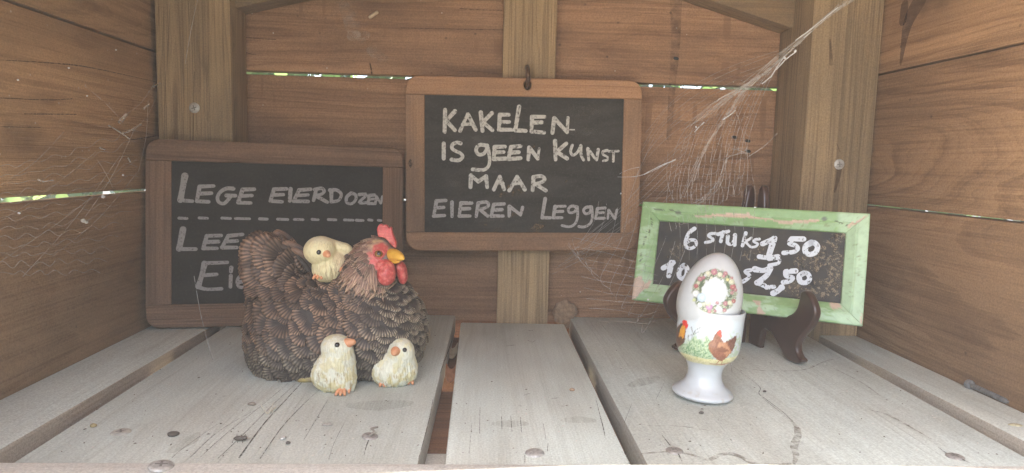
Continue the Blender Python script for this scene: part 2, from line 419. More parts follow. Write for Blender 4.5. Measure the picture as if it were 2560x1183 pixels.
M_crack = film('wood_crack', (0.07, 0.058, 0.048), 0.30, 0.55, nscale=300.0, amount=0.8)
M_stain = film('water_stain', (0.24, 0.20, 0.155), 0.35, 0.68, nscale=160.0, amount=0.6)
M_oval = film('worn_oval_mark', (0.34, 0.32, 0.27), 0.30, 0.70, nscale=1.0, amount=0.26, scale3=(420.0, 25.0, 60.0))
M_drip = film('dark_drip_stain', (0.10, 0.055, 0.032), 0.20, 0.55, nscale=60.0, amount=0.5)
M_faint = film('faint_grey_streak', (0.14, 0.095, 0.068), 0.34, 0.66, nscale=110.0, amount=0.45)
M_dustfilm = film('pale_dust_patch', (0.52, 0.42, 0.35), 0.38, 0.66, nscale=120.0, amount=0.36)
M_easel = plain('dark_lacquered_wood', (0.040, 0.018, 0.014), 0.28, nscale=60.0, col2=(0.058, 0.026, 0.020), coat=0.4)
M_porcelain = painted('glazed_porcelain', rough=0.28, noise=0.03, coat=0.3)
M_green = painted('flaking_green_paint', rough=0.45, noise=0.10, nscale=120.0, bump=0.12)
M_resin = painted('painted_resin_feathers', rough=0.55, noise=0.22, nscale=260.0, spec=0.4)
M_skin = painted('painted_resin_skin', rough=0.40, noise=0.18, nscale=330.0, bump=0.5)
M_chickpaint = painted('cream_chick_paint', rough=0.6, noise=0.10, nscale=1.0, bump=0.6, streak=(900.0, 900.0, 130.0), spec=0.35)
M_eye = plain('black_glossy_eye', (0.012, 0.012, 0.014), 0.12, noise=0.0, coat=0.5)
M_amber = plain('amber_eye_ring', (0.30, 0.15, 0.04), 0.25, noise=0.4, nscale=400.0)
M_beak = plain('yellow_beak_paint', (0.72, 0.42, 0.045), 0.42, nscale=160.0, col2=(0.60, 0.30, 0.03), bump=0.15)
M_orange = plain('orange_beak_paint', (0.70, 0.36, 0.19), 0.5, nscale=300.0, col2=(0.60, 0.25, 0.12), bump=0.25)
M_red = painted('red_comb_paint', rough=0.36, noise=0.22, nscale=420.0, bump=0.6)
M_web = film('dusty_cobweb_silk', (0.78, 0.77, 0.74), 0.12, 0.48, nscale=110.0, amount=0.36)
M_webbright = film('bright_cobweb_silk', (0.85, 0.86, 0.88), 0.15, 0.45, nscale=160.0, amount=0.65)

# ------------------------------------------------------------------ the ground and the greenery outside
g = MB(); g.add([(-6.9, -6.9, -1.05), (6.9, -6.9, -1.05), (6.9, 6.9, -1.05), (-6.9, 6.9, -1.05)], [(0, 1, 2, 3)])
tag(g.build('ground', plain('pale_gravel_ground', (0.52, 0.45, 0.36), 0.9, nscale=14.0, col2=(0.42, 0.37, 0.28)), smooth=False), kind='structure')
hd = NT('sunlit_leaf'); hv = hd.coords(rand=False)
hd.set(Base_Color=hd.ramp(hd.noise(hv, 9.0, 3.0), [(0.3, (0.025, 0.055, 0.012)), (0.55, (0.08, 0.15, 0.03)), (0.75, (0.20, 0.25, 0.08))]), Roughness=0.5)
hb = MB(); n = 13000
P = np.stack([RNG.uniform(-1.5, 1.6, n), 1.25+0.45*RNG.random(n)**1.5, RNG.uniform(-0.5, 0.75, n)], 1)
P[:, 2] = np.minimum(P[:, 2], 0.62+0.1*np.sin(P[:, 0]*5)+0.05*np.sin(P[:, 0]*17))
d1 = RNG.normal(size=(n, 3)); d1 /= np.linalg.norm(d1, axis=1)[:, None]
d2 = np.cross(d1, RNG.normal(size=(n, 3))); d2 /= np.linalg.norm(d2, axis=1)[:, None]
s_ = RNG.uniform(0.02, 0.045, n)[:, None]
Q = np.stack([P-d1*s_, P+d2*s_*0.5, P+d1*s_, P-d2*s_*0.5], 1).reshape(-1, 3)
hb.add(Q, np.arange(4*n).reshape(n, 4))
hedge = hb.build('hedge', hd.m, smooth=False)
hb3 = MB(); n = 6000
P = np.stack([-1.05-0.4*RNG.random(n), RNG.uniform(0.35, 1.6, n), RNG.uniform(-0.4, 0.62, n)], 1)
d1 = RNG.normal(size=(n, 3)); d1 /= np.linalg.norm(d1, axis=1)[:, None]; d2 = np.cross(d1, RNG.normal(size=(n, 3))); d2 /= np.linalg.norm(d2, axis=1)[:, None]
s_ = RNG.uniform(0.025, 0.05, n)[:, None]
hb3.add(np.stack([P-d1*s_, P+d2*s_*0.6, P+d1*s_, P-d2*s_*0.6], 1).reshape(-1, 3), np.arange(4*n).reshape(n, 4))
tag(hb3.build('hedge', hd.m, smooth=False), 'green hedge outside on the left, seen through the wide gap of the left wall', 'hedge')
hb2 = MB(); n = 12000  # unseen hedge, added to block skylight from the right and front right
P = np.stack([2.4+0.8*RNG.random(n), RNG.uniform(-4.5, 2.2, n), RNG.uniform(-1.05, 2.3, n)], 1)
d1 = RNG.normal(size=(n, 3)); d1 /= np.linalg.norm(d1, axis=1)[:, None]; d2 = np.cross(d1, RNG.normal(size=(n, 3))); d2 /= np.linalg.norm(d2, axis=1)[:, None]
s_ = RNG.uniform(0.08, 0.13, n)[:, None]
k_ = n//3; P[:k_] = np.stack([RNG.uniform(0.35, 2.6, k_), -2.6-0.6*RNG.random(k_), RNG.uniform(-1.05, 1.3, k_)], 1)
hb2.add(np.stack([P-d1*s_, P+d2*s_*0.6, P+d1*s_, P-d2*s_*0.6], 1).reshape(-1, 3), np.arange(4*n).reshape(n, 4))
tag(hb2.build('hedge', hd.m, smooth=False), 'unseen leafy hedge added at the right front to shade the stall', 'hedge')
tag(hedge, 'sunlit green hedge outside, glimpsed through the gaps between the back planks', 'hedge')

hz = MB(); box(hz, (-7, -7, -2.05), (7, 7, 2.6), 0)
hzt = NT('glare_veil'); hzt.t.nodes.remove(hzt.b)  # thin volume added to imitate a veil of lens glare
pv = hzt.n('VolumePrincipled', {'Color': (0.97, 0.96, 0.94, 1), 'Density': 0.05, 'Anisotropy': 0.0})
hzt.link(pv.outputs[0], hzt.out.inputs['Volume'])
tag(hz.build('haze', hzt.m, smooth=False), kind='stuff')
# ------------------------------------------------------------------ the stall (shelter): posts, planks, rim, roof
WL, WR, WB = -0.3495, 0.4205, 0.775
stall = thing('wooden_stall', 'open wooden stall with reddish plank walls and grey floor boards around everything', 'wooden stall', (0.037, 0.56, -0.03))

def cbox(name, lo, hi, mat, bev=0.0015, extra=None):
    mb = MB(); box(mb, lo, hi, bev); mats = [mat]
    if extra: mats += extra(mb)
    return mb.build(name, mats, stall, origin=(np.array(lo)+np.array(hi))/2, auto=40)
def chexa(name, P, mat, bev=0.0015, extra=None):
    mb = MB(); hexa(mb, P, bev); mats = [mat]
    if extra: mats += extra(mb)
    return mb.build(name, mats, stall, origin=np.mean(np.array(P), 0), auto=40)

def ribbon(mb, pts, w, n, mat=0, lift=0.0, caps=True, spl=True):
    """flat stroke on a surface: 3D centre line, half-width(s) w, surface normal n, round ends"""
    P = np.asarray(pts, float); n = unit(n)
    if spl and len(P) > 2: P = spline2(P, 5, closed=False)
    k = len(P); W = np.interp(np.linspace(0, 1, k), np.linspace(0, 1, len(np.atleast_1d(w))), np.atleast_1d(w)) if np.ndim(w) else np.full(k, w)
    T = np.gradient(P, axis=0) if k > 2 else np.repeat((P[-1:]-P[:1]), 2, 0)
    T /= np.linalg.norm(T, axis=1)[:, None]+1e-12; S = np.cross(n, T)
    V = []; 
    if caps:
        for a in np.linspace(-pi/2, pi/2, 7)[1:-1]: pass
    L = P+S*W[:, None]; R = P-S*W[:, None]
    V = list(L)+list(R); F = [(k+i, k+i+1, i+1, i) for i in range(k-1)]
    if caps:
        for (c, t, s, ww, a, b, sg) in ((P[0], -T[0], S[0], W[0], 0, k, 1), (P[-1], T[-1], S[-1], W[-1], k-1, 2*k-1, -1)):
            o = len(V); m = 6
            for q in range(1, m):
                th = pi*q/m; V.append(c+s*ww*cos(th)+t*ww*sin(th))
            ring = [a]+list(range(o, o+m-1))+[b]
            F.append(tuple(ring) if sg > 0 else tuple(ring[::-1]))
    mb.add(np.array(V)+n*lift, F, mat)

# side walls: three planks each, inner face at WL / WR
def wall_plank(xin, xout, zf0, zb0, zf1, zb1, extra=None, mat=None):
    y0, y1 = (0.06 if xin < 0 else 0.362), 0.795  # left planks extended forward out of view, added to shade the left floor
    a, b = sorted((xin, xout))
    chexa('wall_plank', [(a, y0, zf0), (b, y0, zf0), (b, y1, zb0), (a, y1, zb0), (a, y0, zf1), (b, y0, zf1), (b, y1, zb1), (a, y1, zb1)], (mat or (M_sidel if xin < 0 else M_side)), 0.0018, extra)
def mark(mb, px, plane_n, p0, w, mat, lift=0.0003, **k):
    ribbon(mb, [on_plane(x, y, plane_n, p0) for x, y in px], w, plane_n, mat, lift, **k)
def lw(mb): 
    nL, pL = (1, 0, 0), (WL, 0, 0)
    for i, (q, w) in enumerate([([(0, 150), (130, 158), (230, 170), (390, 205)], [0.0002, 0.0006, 0.0002]), ([(0, 245), (120, 250), (180, 247)], 0.00035), ([(60, 285), (190, 286)], 0.0004), ([(325, 350), (360, 345), (388, 340)], 0.0005), ([(0, 317), (100, 319)], 0.0003)]):
        mark(mb, q, nL, pL, w, 1, 0.0002+i*2e-5)
    return [M_crack]
def rw_top(mb):
    nR, pR = (-1, 0, 0), (WR, 0, 0)
    for i, (q, w) in enumerate([([(2300, 0), (2275, 45), (2265, 80), (2258, 120), (2252, 160)], [0.010, 0.008, 0.0045, 0.0016]), ([(2262, 15), (2258, 50)], 0.006)]):
        mark(mb, q, nR, pR, w, 1, 0.0002+i*3e-5)
    return [M_drip]
wall_plank(WL, WL-0.018, -0.012, -0.012, 0.1405, 0.1415)
wall_plank(WL, WL-0.018, 0.1485, 0.1445, 0.2895, 0.2890, lw)
wall_plank(WL, WL-0.018, 0.2925, 0.2905, 0.43, 0.43)
wall_plank(WR, WR+0.018, -0.012, -0.012, 0.1445, 0.1445)
wall_plank(WR, WR+0.018, 0.1458, 0.1470, 0.2830, 0.2845)
wall_plank(WR, WR+0.018, 0.2846, 0.2862, 0.43, 0.43, rw_top)
# back wall
def bw(z0, z1, extra=None):
    cbox('wall_plank', (WL+0.001, WB, z0), (WR-0.001, WB+0.018, z1), M_back, 0.0015, extra)
def bw_top(mb):
    nB, pB = (0, -1, 0), (0, WB, 0)
    for i, q in enumerate([[(860, 15), (875, 45), (885, 75), (905, 95)], [(930, 128), (960, 145)], [(880, 90), (915, 88)]]):
        mark(mb, q, nB, pB, [0.006, 0.009, 0.005], 2, 0.00025+i*4e-5)
    mark(mb, [(925, 158), (930, 185)], nB, pB, 0.0009, 1, 0.0003)
    for i, (x0, x1, y) in enumerate([(1150, 1255, 22), (1000, 1262, 70), (614, 690, 94), (614, 640, 132)]):
        mark(mb, [(x0, y), ((x0+x1)/2, y+3), (x1, y+5)], nB, pB, 0.0003, 1, 0.0002+i*2e-5)
    return [M_crack, M_dustfilm]
def bw_mid(mb):
    nB, pB = (0, -1, 0), (0, WB, 0)
    mark(mb, [(1690, 0), (1688, 120), (1680, 220), (1672, 345)], nB, pB, [0.007, 0.0045, 0.003], 1, 0.0003)
    for i, (x, y) in enumerate([(1836, 343), (1869, 352), (1870, 378), (1690, 146)]):
        mark(mb, [(x-3, y), (x+3, y+1)], nB, pB, 0.0018, 2, 0.0004+i*2e-5)
    return [M_faint, M_dark]
bw(-0.007, 0.1340); bw(0.1368, 0.2740, bw_mid); bw(0.2782, 0.47, bw_top)
# middle batten on the back wall, two posts
def post_marks(pxs, n_, p0):
    def f(mb):
        for i, (q, w) in enumerate(pxs): mark(mb, q, n_, p0, w, 1, 0.0002+i*2e-5)
        return [M_drip]
    return f
batten = cbox('batten', (0.0213, 0.757, -0.02), (0.0808, WB-0.001, 0.46), M_post, 0.0012)
postL = cbox('post', (-0.3445, 0.726, -1.049), (-0.2665, WB-0.001, 0.42), M_post, 0.003,
     post_marks([([(486, 180), (485, 255)], 0.0004), ([(484, 285), (483, 352)], 0.0004), ([(470, 0), (474, 60)], 0.0003)], (0, -1, 0), (0, 0.726, 0)))
postR = cbox('post', (0.3430, 0.696, -1.049), (0.4190, WB-0.001, 0.42), M_post, 0.003,
     post_marks([([(2098, 425), (2094, 450), (2086, 480)], [0.003, 0.0022, 0.001]), ([(2075, 100), (2078, 160)], [0.001, 0.002]), ([(2092, 360), (2100, 380)], 0.0004)], (0, -1, 0), (0, 0.696, 0)))
for x in (WL-0.012, WR-0.046):
    cbox('leg', (x, 0.385, -1.049), (x+0.058, 0.44, -0.0235), M_post, 0.003)

# rafters and roof over the whole stall, with an overhang in front
def rafter(xa, za, xb, zb, y0, y1, h):
    d = unit((xb-xa, zb-za)); nx, nz = -d[1]*h, d[0]*h
    if nz < 0: nx, nz = -nx, -nz
    chexa('rafter', [(xa, y0, za), (xb, y0, zb), (xb, y1, zb), (xa, y1, za), (xa+nx, y0, za+nz), (xb+nx, y0, zb+nz), (xb+nx, y1, zb+nz), (xa+nx, y1, za+nz)], M_raft, 0.002)
M_raft = wood('olive_rafter_wood', X_, (0.30, 0.195, 0.10), (0.15, 0.095, 0.05), rings=16, ring_str=0.6, across=26, along=0.6, fib=0.4, blotch=0.35)
a, b = at(576, 27, 0.745), at(700, -2, 0.745); sl = (b[2]-a[2])/(b[0]-a[0]); sl = 0.25
rafter(-0.2665, a[2]+sl*(-0.2665-a[0]), 0.0205, a[2]+sl*(0.0205-a[0]), 0.740, 0.773, 0.045)
a2, b2 = at(2032, 92, 0.745), at(1760, 0, 0.745); sl2 = (a2[2]-b2[2])/(a2[0]-b2[0])
rafter(0.3425, a2[2]+sl2*(0.3425-a2[0]), 0.0816, a2[2]+sl2*(0.0816-a2[0]), 0.740, 0.773, 0.045)
ridge, eL, eR = (0.037, 0.475), (-0.47, 0.385), (0.545, 0.385)
YR0 = 0.118
for (xa, za), (xb, zb) in ((eL, ridge), (ridge, eR)):
    chexa('roof_board', [(xa, YR0, za), (xb, YR0, zb), (xb, 0.90, zb), (xa, 0.90, za), (xa, YR0, za+0.016), (xb, YR0, zb+0.016), (xb, 0.90, zb+0.016), (xa, 0.90, za+0.016)], M_side, 0.001)

# floor boards, bearers, front rim
def plank_f(xr0, xr1, y1, xf0, xf1, y0=0.377, extra=None, z=0.0, side=None):
    def fin(mb):
        mats = extra(mb) if extra else []
        V = np.concatenate(mb.v)
        for i, f in enumerate(mb.f):
            if mb.m[i] == 0 and len(f) >= 4:
                nn = np.cross(V[f[1]]-V[f[0]], V[f[2]]-V[f[0]]); nn /= np.linalg.norm(nn)+1e-12
                if abs(nn[0]) > 0.75: mb.m[i] = len(mats)+1
        return mats+[side or M_floorgrey]
    chexa('floor_plank', [(xf0, y0, z-0.022), (xf1, y0, z-0.022), (xr1, y1, z-0.022), (xr0, y1, z-0.022), (xf0, y0, z), (xf1, y0, z), (xr1, y1, z), (xr0, y1, z)], M_floor, 0.0028, fin)
M_floorside = wood('brown_board_edge', Y_, (0.44, 0.385, 0.315), (0.28, 0.235, 0.18), rings=8, ring_str=0.5, across=30, along=1.2, blotch=0.5, blotch_col=(0.40, 0.37, 0.31), rough=0.9)
M_floorgrey = wood('grey_board_edge', Y_, (0.47, 0.465, 0.42), (0.33, 0.32, 0.285), rings=8, ring_str=0.5, across=30, along=1.2, blotch=0.5, blotch_col=(0.36, 0.33, 0.27), rough=0.9)
def fmark(mb, q, w, mat, i, lift=0.0002):
    if mat == 1: w = np.array(w)*0.62
    ribbon(mb, [fl(x, y) for x, y in q], w, (0, 0, 1), mat, lift+i*2e-5)
def f2(mb):
    ck = [([(770, 940), (715, 1000), (660, 1060), (598, 1145)], [0.0003, 0.0007, 0.0009]), ([(798, 975), (745, 1025), (700, 1075), (650, 1148)], [0.0002, 0.0006, 0.0005]),
          ([(740, 960), (690, 1005), (600, 1095), (545, 1147)], [0.0002, 0.0004, 0.0004]), ([(725, 955), (660, 1010), (560, 1090), (500, 1145)], [0.0002, 0.0003, 0.0003]),
          ([(690, 1000), (560, 1070), (475, 1145)], [0.0001, 0.00035, 0.0004]), ([(560, 1050), (460, 1120), (430, 1146)], [0.0001, 0.0003, 0.0004]),
          ([(820, 1000), (790, 1050), (760, 1100)], 0.00025), ([(922, 1100), (915, 1120), (910, 1140)], [0.0008, 0.0005, 0.0002]), ([(1082, 1000), (1075, 1040), (1060, 1100), (1046, 1150)], [0.0003, 0.0004, 0.0002]),
          ([(860, 1060), (835, 1110), (822, 1150)], 0.0002), ([(1131, 850), (1120, 880), (1100, 935)], [0.0003, 0.0006, 0.0003])]
    for i, (q, w) in enumerate(ck): fmark(mb, q, w, 1, i)
    fmark(mb, [(885, 1015), (950, 1015), (1015, 1010)], [0.006, 0.011, 0.006], 2, 12)
    fmark(mb, [(430, 1130), (470, 1105), (495, 1085)], [0.003, 0.006, 0.002], 2, 13)
    return [M_crack, M_oval]
def f3(mb):
    fmark(mb, [(1242, 1060), (1275, 1060), (1308, 1060)], [0.004, 0.0062, 0.004], 2, 0)
    fmark(mb, [(1415, 1052), (1450, 1050), (1478, 1052)], [0.004, 0.0064, 0.004], 2, 1)
    for i, (q, w) in enumerate([([(1254, 1042), (1255, 1075)], 0.0003), ([(1277, 1042), (1280, 1080)], 0.0003), ([(1301, 1044), (1304, 1082)], 0.0003), ([(1200, 1020), (1199, 1085)], 0.00025),
        ([(1490, 1000), (1500, 1040), (1508, 1070), (1512, 1090)], [0.0002, 0.0006, 0.0005]), ([(1370, 1110), (1368, 1130)], 0.0003), ([(1365, 1100), (1358, 1060)], 0.0002), ([(1180, 1060), (1172, 1140)], 0.0002), ([(1312, 1140), (1312, 1158)], 0.0003),
        ([(1318, 851), (1330, 857), (1338, 852)], 0.0004), ([(1265, 866), (1285, 864)], 0.0009), ([(1322, 828), (1332, 828)], 0.0009), ([(1380, 998), (1400, 996)], 0.0006), ([(1310, 990), (1325, 985)], 0.0005)]):
        fmark(mb, q, w, 1, i, 0.0003)
    return [M_crack, M_oval]
def f4(mb):
    st = [([(1605, 1135), (1640, 1132), (1680, 1130), (1730, 1138), (1770, 1150), (1795, 1140), (1820, 1135), (1850, 1142), (1880, 1158), (1930, 1162), (1975, 1160)], [0.0006, 0.0014, 0.0022, 0.001]),
          ([(1985, 1160), (1990, 1140), (1985, 1115), (1995, 1090), (1992, 1070)], [0.001, 0.0026, 0.0022]), ([(1992, 1070), (1975, 1050), (1930, 1015), (1905, 995)], [0.0016, 0.0006, 0.0003]),
          ([(2155, 1022), (2210, 1035), (2270, 1065), (2330, 1100)], [0.0006, 0.0014, 0.0012, 0.0004]), ([(1850, 920), (1920, 928), (2010, 925), (2060, 905), (2100, 895)], [0.0004, 0.0008, 0.0007, 0.0003]),
          ([(1620, 1066), (1690, 1066), (1740, 1072), (1790, 1080)], [0.0003, 0.0007, 0.0003]), ([(2080, 920), (2150, 955), (2200, 990)], [0.0005, 0.0008, 0.0004])]
    for i, (q, w) in enumerate(st): fmark(mb, q, w, 2, i)
    ov = [([(1580, 965), (1610, 955), (1640, 945)], [0.004, 0.008, 0.004])]
    for i, (q, w) in enumerate(ov): fmark(mb, q, w, 3, i, 0.0004)
    for i, (q, w) in enumerate([([(1828, 915), (1870, 945), (1900, 970), (1897, 985), (1915, 1000), (1955, 1030), (1982, 1055)], [0.0002, 0.0005, 0.0004]), ([(1655, 1090), (1675, 1115)], [0.0002, 0.0008]), ([(1695, 1135), (1705, 1155)], [0.0008, 0.0002]), ([(2345, 1120), (2370, 1138)], [0.0002, 0.0012]), ([(2400, 1148), (2425, 1160)], [0.0012, 0.0002]), ([(1580, 1010), (1560, 1060)], 0.0002), ([(1640, 1000), (1660, 960)], 0.0002)]):
        fmark(mb, q, w, 1, i, 0.0005)
    return [M_crack, M_stain, M_oval]
plank_f(WL+0.001, -0.284, WB-0.001, WL+0.001, -0.2893, side=M_floorside)
plank_f(-0.271, -0.0275, WB-0.001, -0.270, -0.0345, extra=f2)
plank_f(-0.0205, 0.0985, 0.7385, -0.0187, 0.0948, extra=f3)
plank_f(0.1085, 0.3665, WB-0.001, 0.1045, 0.3560, extra=f4)
plank_f(0.3765, WR-0.001, WB-0.001, 0.3740, WR-0.001, z=0.001, side=M_floorside)
M_bear = wood('reddish_bearer_wood', X_, (0.30, 0.14, 0.07), (0.17, 0.075, 0.04), rings=12, across=20, along=0.8)
cbox('bearer', (WL+0.002, 0.452, -0.068), (WR-0.002, 0.575, -0.0228), M_bear, 0.003)
cbox('bearer', (WL+0.002, 0.61, -0.068), (WR-0.002, 0.76, -0.0228), M_bear, 0.003)
cbox('bearer', (WL+0.002, 0.385, -0.068), (WR-0.002, 0.447, -0.0228), M_rim, 0.003)
cbox('bearer', (WL-0.01, WB+0.0195, -0.10), (WR+0.01, WB+0.055, 0.02), M_bear, 0.003)  # beam added behind the wall to block bright hedge light under its bottom plank
rim = cbox('front_rim', (WL-0.022, 0.325, -0.075), (WR+0.022, 0.3705, 0.0055), M_rim, 0.0025)

# screws
M_slot = plain('screw_slot', (0.20, 0.19, 0.18), 0.7, noise=0.2)
def screw(parent, o, n, r=0.0055, mat=M_steel, name='screw_head', cross=True, turn=0.4, tilt=0.0):
    x, y, n = frame_of(np.asarray(n, float)+np.array([tilt, 0, 0]))
    x, y = cos(turn)*x+sin(turn)*y, -sin(turn)*x+cos(turn)*y
    mb = MB(); lathe(mb, [(0, 0.0010), (r*0.45, 0.0010), (r*0.8, 0.0008), (r*0.97, 0.0002), (r, -0.0006)], 24, mat4(x, y, n, o))
    if cross:
        for u, w in ((x, y), (y, x)):
            P = [np.asarray(o)+n*0.00115+u*a*r*0.48+w*b*r*0.10 for a, b in ((-1, -1), (1, -1), (1, 1), (-1, 1))]
            if u is y: P = [p+n*0.00004 for p in P]; P = P[::-1]
            mb.add(P, [(0, 1, 2, 3)], 1)
    return mb.build(name, [mat, M_slot], parent, smooth=True, origin=o, auto=50)
screw(postL, at(486, 270, 0.726), (0, -1, 0), 0.0058, turn=0.35)
screw(postR, at(2098, 411, 0.696), (0, -1, 0), 0.0058, turn=0.1)
bypl = [o for o in stall.children if o.name.startswith('floor_plank')]
M_oldsteel = plain('dusty_screw_steel', (0.40, 0.39, 0.37), 0.55, metal=0.35, nscale=300.0, col2=(0.24, 0.22, 0.20), bump=0.3)
screw(bypl[2], fl(1337, 1132, 0.0004), (0, 0, 1), 0.0062, M_steel, cross=False)
screw(bypl[1], fl(926, 1091, 0.0004), (0, 0, 1), 0.0056, M_oldsteel, turn=0.2, tilt=0.15)
screw(bypl[3], fl(1686, 1127, 0.0002), (0, 0, 1), 0.0056, M_oldsteel, turn=0.7)
screw(bypl[3], fl(2388, 1142, 0.0001), (0, 0, 1), 0.0056, M_oldsteel, turn=0.2)
screw(bypl[1], fl(302, 1081, 0.0001), (0, 0, 1), 0.0062, plain('dust_covered_screw', (0.48, 0.47, 0.42), 0.8, nscale=300.0, noise=0.3, bump=0.4), turn=0.5)
for px, py in ((403, 1164), (1549, 1177)): screw(rim, fl(px, py, 0.0066), (0, 0, 1), 0.0068, M_steel, turn=0.3, tilt=0.12)
# rusty screw hook in the batten that carries the middle board
hk = MB(); p0 = at(1317, 172, 0.757); p1 = at(1319, 214, 0.7495)
tube(hk, spline2([p0+[0, 0.004, 0.0], p0+[0, -0.006, 0.001], p0+[0.0, -0.0165, -0.003], p0+[0.0, -0.0215, -0.009], (p1+[0, -0.010, 0.006]), p1+[0, -0.004, 0.0], p1+[0, 0.003, -0.001]], 6, False), 0.0026, 8)
hook = hk.build('hook', M_rust, batten, origin=p0)

# ------------------------------------------------------------------ chalk boards
def rrect_part(w, y0, y1, r, top):
    q = []
    if top:
        q = [(0, y0), (w, y0)]
        q += [(w-r+r*cos(t), y1-r+r*sin(t)) for t in np.linspace(0, pi/2, 9)]
        q += [(r+r*cos(t), y1-r+r*sin(t)) for t in np.linspace(pi/2, pi, 9)]
    else:
        q = [(w, y1), (0, y1)]
        q += [(r+r*cos(t), y0+r+r*sin(t)) for t in np.linspace(pi, 1.5*pi, 9)]
        q += [(w-r+r*cos(t), y0+r+r*sin(t)) for t in np.linspace(1.5*pi, 2*pi, 9)]
    return q
def board(root, BL, x, up, n, w, h, fw, r, thick, mh, mv, slate, hole=None):
    x, up, n = map(np.asarray, (x, up, n)); c = np.asarray(BL)-n*thick/2
    PM = mat4(x, up, n, c)
    def OM(cx, cy): return mat4(x, -n, up, c+x*cx+up*cy)
    l, rr, b, t = fw
    hl = [[(hole[0]+hole[2]*cos(a), hole[1]+hole[3]*sin(a)) for a in np.linspace(0, 2*pi, 20, endpoint=False)]] if hole else []
    fr = curve_plate('frame', rrect_part(w, h-t, h, r, True), hl, PM, thick, 0.0015, mh, root, OM=OM(w/2, h-t/2))
    for nm, y0, y1 in (('frame', 0, b),): curve_plate('frame', rrect_part(w, y0, y1, r, False), [], PM, thick, 0.0015, mh, root, OM=OM(w/2, b/2))
    curve_plate('frame', [(0, b+.0002), (l, b+.0002), (l, h-t-.0002), (0, h-t-.0002)], [], PM, thick-0.0003, 0.0008, mv, root, OM=OM(l/2, h/2))
    curve_plate('frame', [(w-rr, b+.0002), (w, b+.0002), (w, h-t-.0002), (w-rr, h-t-.0002)], [], PM, thick-0.0003, 0.0008, mv, root, OM=OM(w-rr/2, h/2))
    mb = MB(); P = []
    for z in (-thick+0.002, -0.0022):
        P += [BL+x*a+up*bb+n*z for a, bb in ((l-.003, b-.003), (w-rr+.003, b-.003), (w-rr+.003, h-t+.003), (l-.003, h-t+.003))]
    P = [P[i] for i in (0, 1, 2, 3, 4, 5, 6, 7)]
    hexa(mb, P, 0); mb.build('slate', slate, root, smooth=False, M=OM(w/2, h/2))
    return np.asarray(BL)-n*0.0022
def lettering(root, lines, tf, n, p0, wpx, mat, name='lettering', jit=0.0):
    """hand-drawn strokes, one mesh per line of writing"""
    for strokes in lines:
        mb = MB()
        for i, s in enumerate(strokes):
            w = wpx
            if isinstance(s[0], (int, float)): w, s = s[0], s[1:]
            P = [on_plane(*tf(a, b), n, p0) for a, b in s]
            ws = w*0.000235*np.array([1.1, 0.95, 0.9, 1.0])*(1+RNG.uniform(-.08, .08, 4))
            ribbon(mb, P, ws, n, 0, 0.0003+i*2.2e-5)
        mb.build(name, mat, root, smooth=False, origin=np.mean(np.concatenate(mb.v), 0))

# ---- middle board
BLc = np.array([-0.083, 0.738, 0.081]); nC = on_plane  # placeholder
ya, le = radians(2.1), radians(1.06)
nC = np.array([sin(ya)*cos(le), -cos(ya)*cos(le), sin(le)])
TLc = on_plane(1013, 188, nC, (0, 0.742, 0.15)); TRc = on_plane(1607, 202, nC, (0, 0.742, 0.15)); BLc = on_plane(1015, 627, nC, (0, 0.742, 0.15))
xc = unit(TRc-TLc); uc = np.cross(nC, xc); wC = np.linalg.norm(TRc-TLc); hC = np.linalg.norm(TLc-BLc)
bC = thing('chalkboard', 'tan-framed chalkboard hanging from a hook, reading KAKELEN IS GEEN KUNST', 'chalkboard', BLc+xc*wC/2)
hole = on_plane(1319, 213, nC, TLc)-BLc
pC = board(bC, BLc, xc, uc, nC, wC, hC, (0.0208, 0.0208, 0.0208, 0.0205), 0.015, 0.0095, M_frame_h, M_frame_v, M_slate, (hole@xc, hole@uc, 0.0042, 0.0055))
tfC = lambda a, b: (980+a/2.3197, 150+b/2.3197)
L1 = [[(308, 290), (305, 418)], [(365, 298), (313, 355)], [(315, 353), (365, 408)], [(395, 412), (418, 360), (440, 315)], [(440, 315), (485, 405)], [7, (410, 374), (472, 372)],
      [(515, 305), (525, 412)], [(580, 308), (527, 362)], [(528, 361), (582, 408)], [(625, 318), (620, 403)], [(625, 318), (678, 318)], [(625, 361), (680, 360)], [(620, 405), (700, 405)],
      [(737, 272), (715, 406)], [(715, 408), (775, 412)], [(812, 330), (808, 413)], [(812, 330), (885, 330)], [(812, 365), (868, 362)], [(808, 415), (882, 422)],
      [(940, 338), (930, 423)], [(942, 340), (1015, 420)], [7, (1020, 335), (1015, 422)], [3, (1015, 405), (1057, 405)]]
L2 = [[(300, 485), (300, 572)], [(398, 484), (375, 480), (352, 490), (348, 512), (368, 528), (395, 540), (410, 560), (388, 582), (345, 578)],
      [(545, 497), (515, 492), (495, 503), (488, 525), (502, 548), (530, 545), (548, 520), (550, 497)], [(551, 497), (560, 530), (566, 575), (560, 615), (530, 638), (468, 635)],
      [(595, 505), (590, 575)], [(595, 505), (655, 503)], [(592, 537), (648, 534)], [(590, 575), (660, 572)], [(690, 505), (675, 575)], [(690, 505), (745, 500)], [(682, 538), (735, 535)], [(675, 575), (745, 570)],
      [(795, 508), (790, 578)], [(797, 510), (845, 572)], [6, (853, 515), (845, 575)], [(945, 470), (948, 578)], [(1010, 485), (954, 535)], [(954, 533), (1015, 572)],
      [7, (1045, 495), (1035, 530), (1048, 553), (1075, 535), (1095, 497)], [7, (1095, 497), (1096, 550), (1110, 580)], [7, (1135, 515), (1140, 580)], [7, (1137, 517), (1180, 575)], [7, (1195, 520), (1186, 580)],
      [6, (1247, 525), (1222, 532), (1225, 550), (1248, 562), (1247, 580), (1225, 586)], [6, (1255, 530), (1312, 529)], [6, (1285, 531), (1282, 588)]]
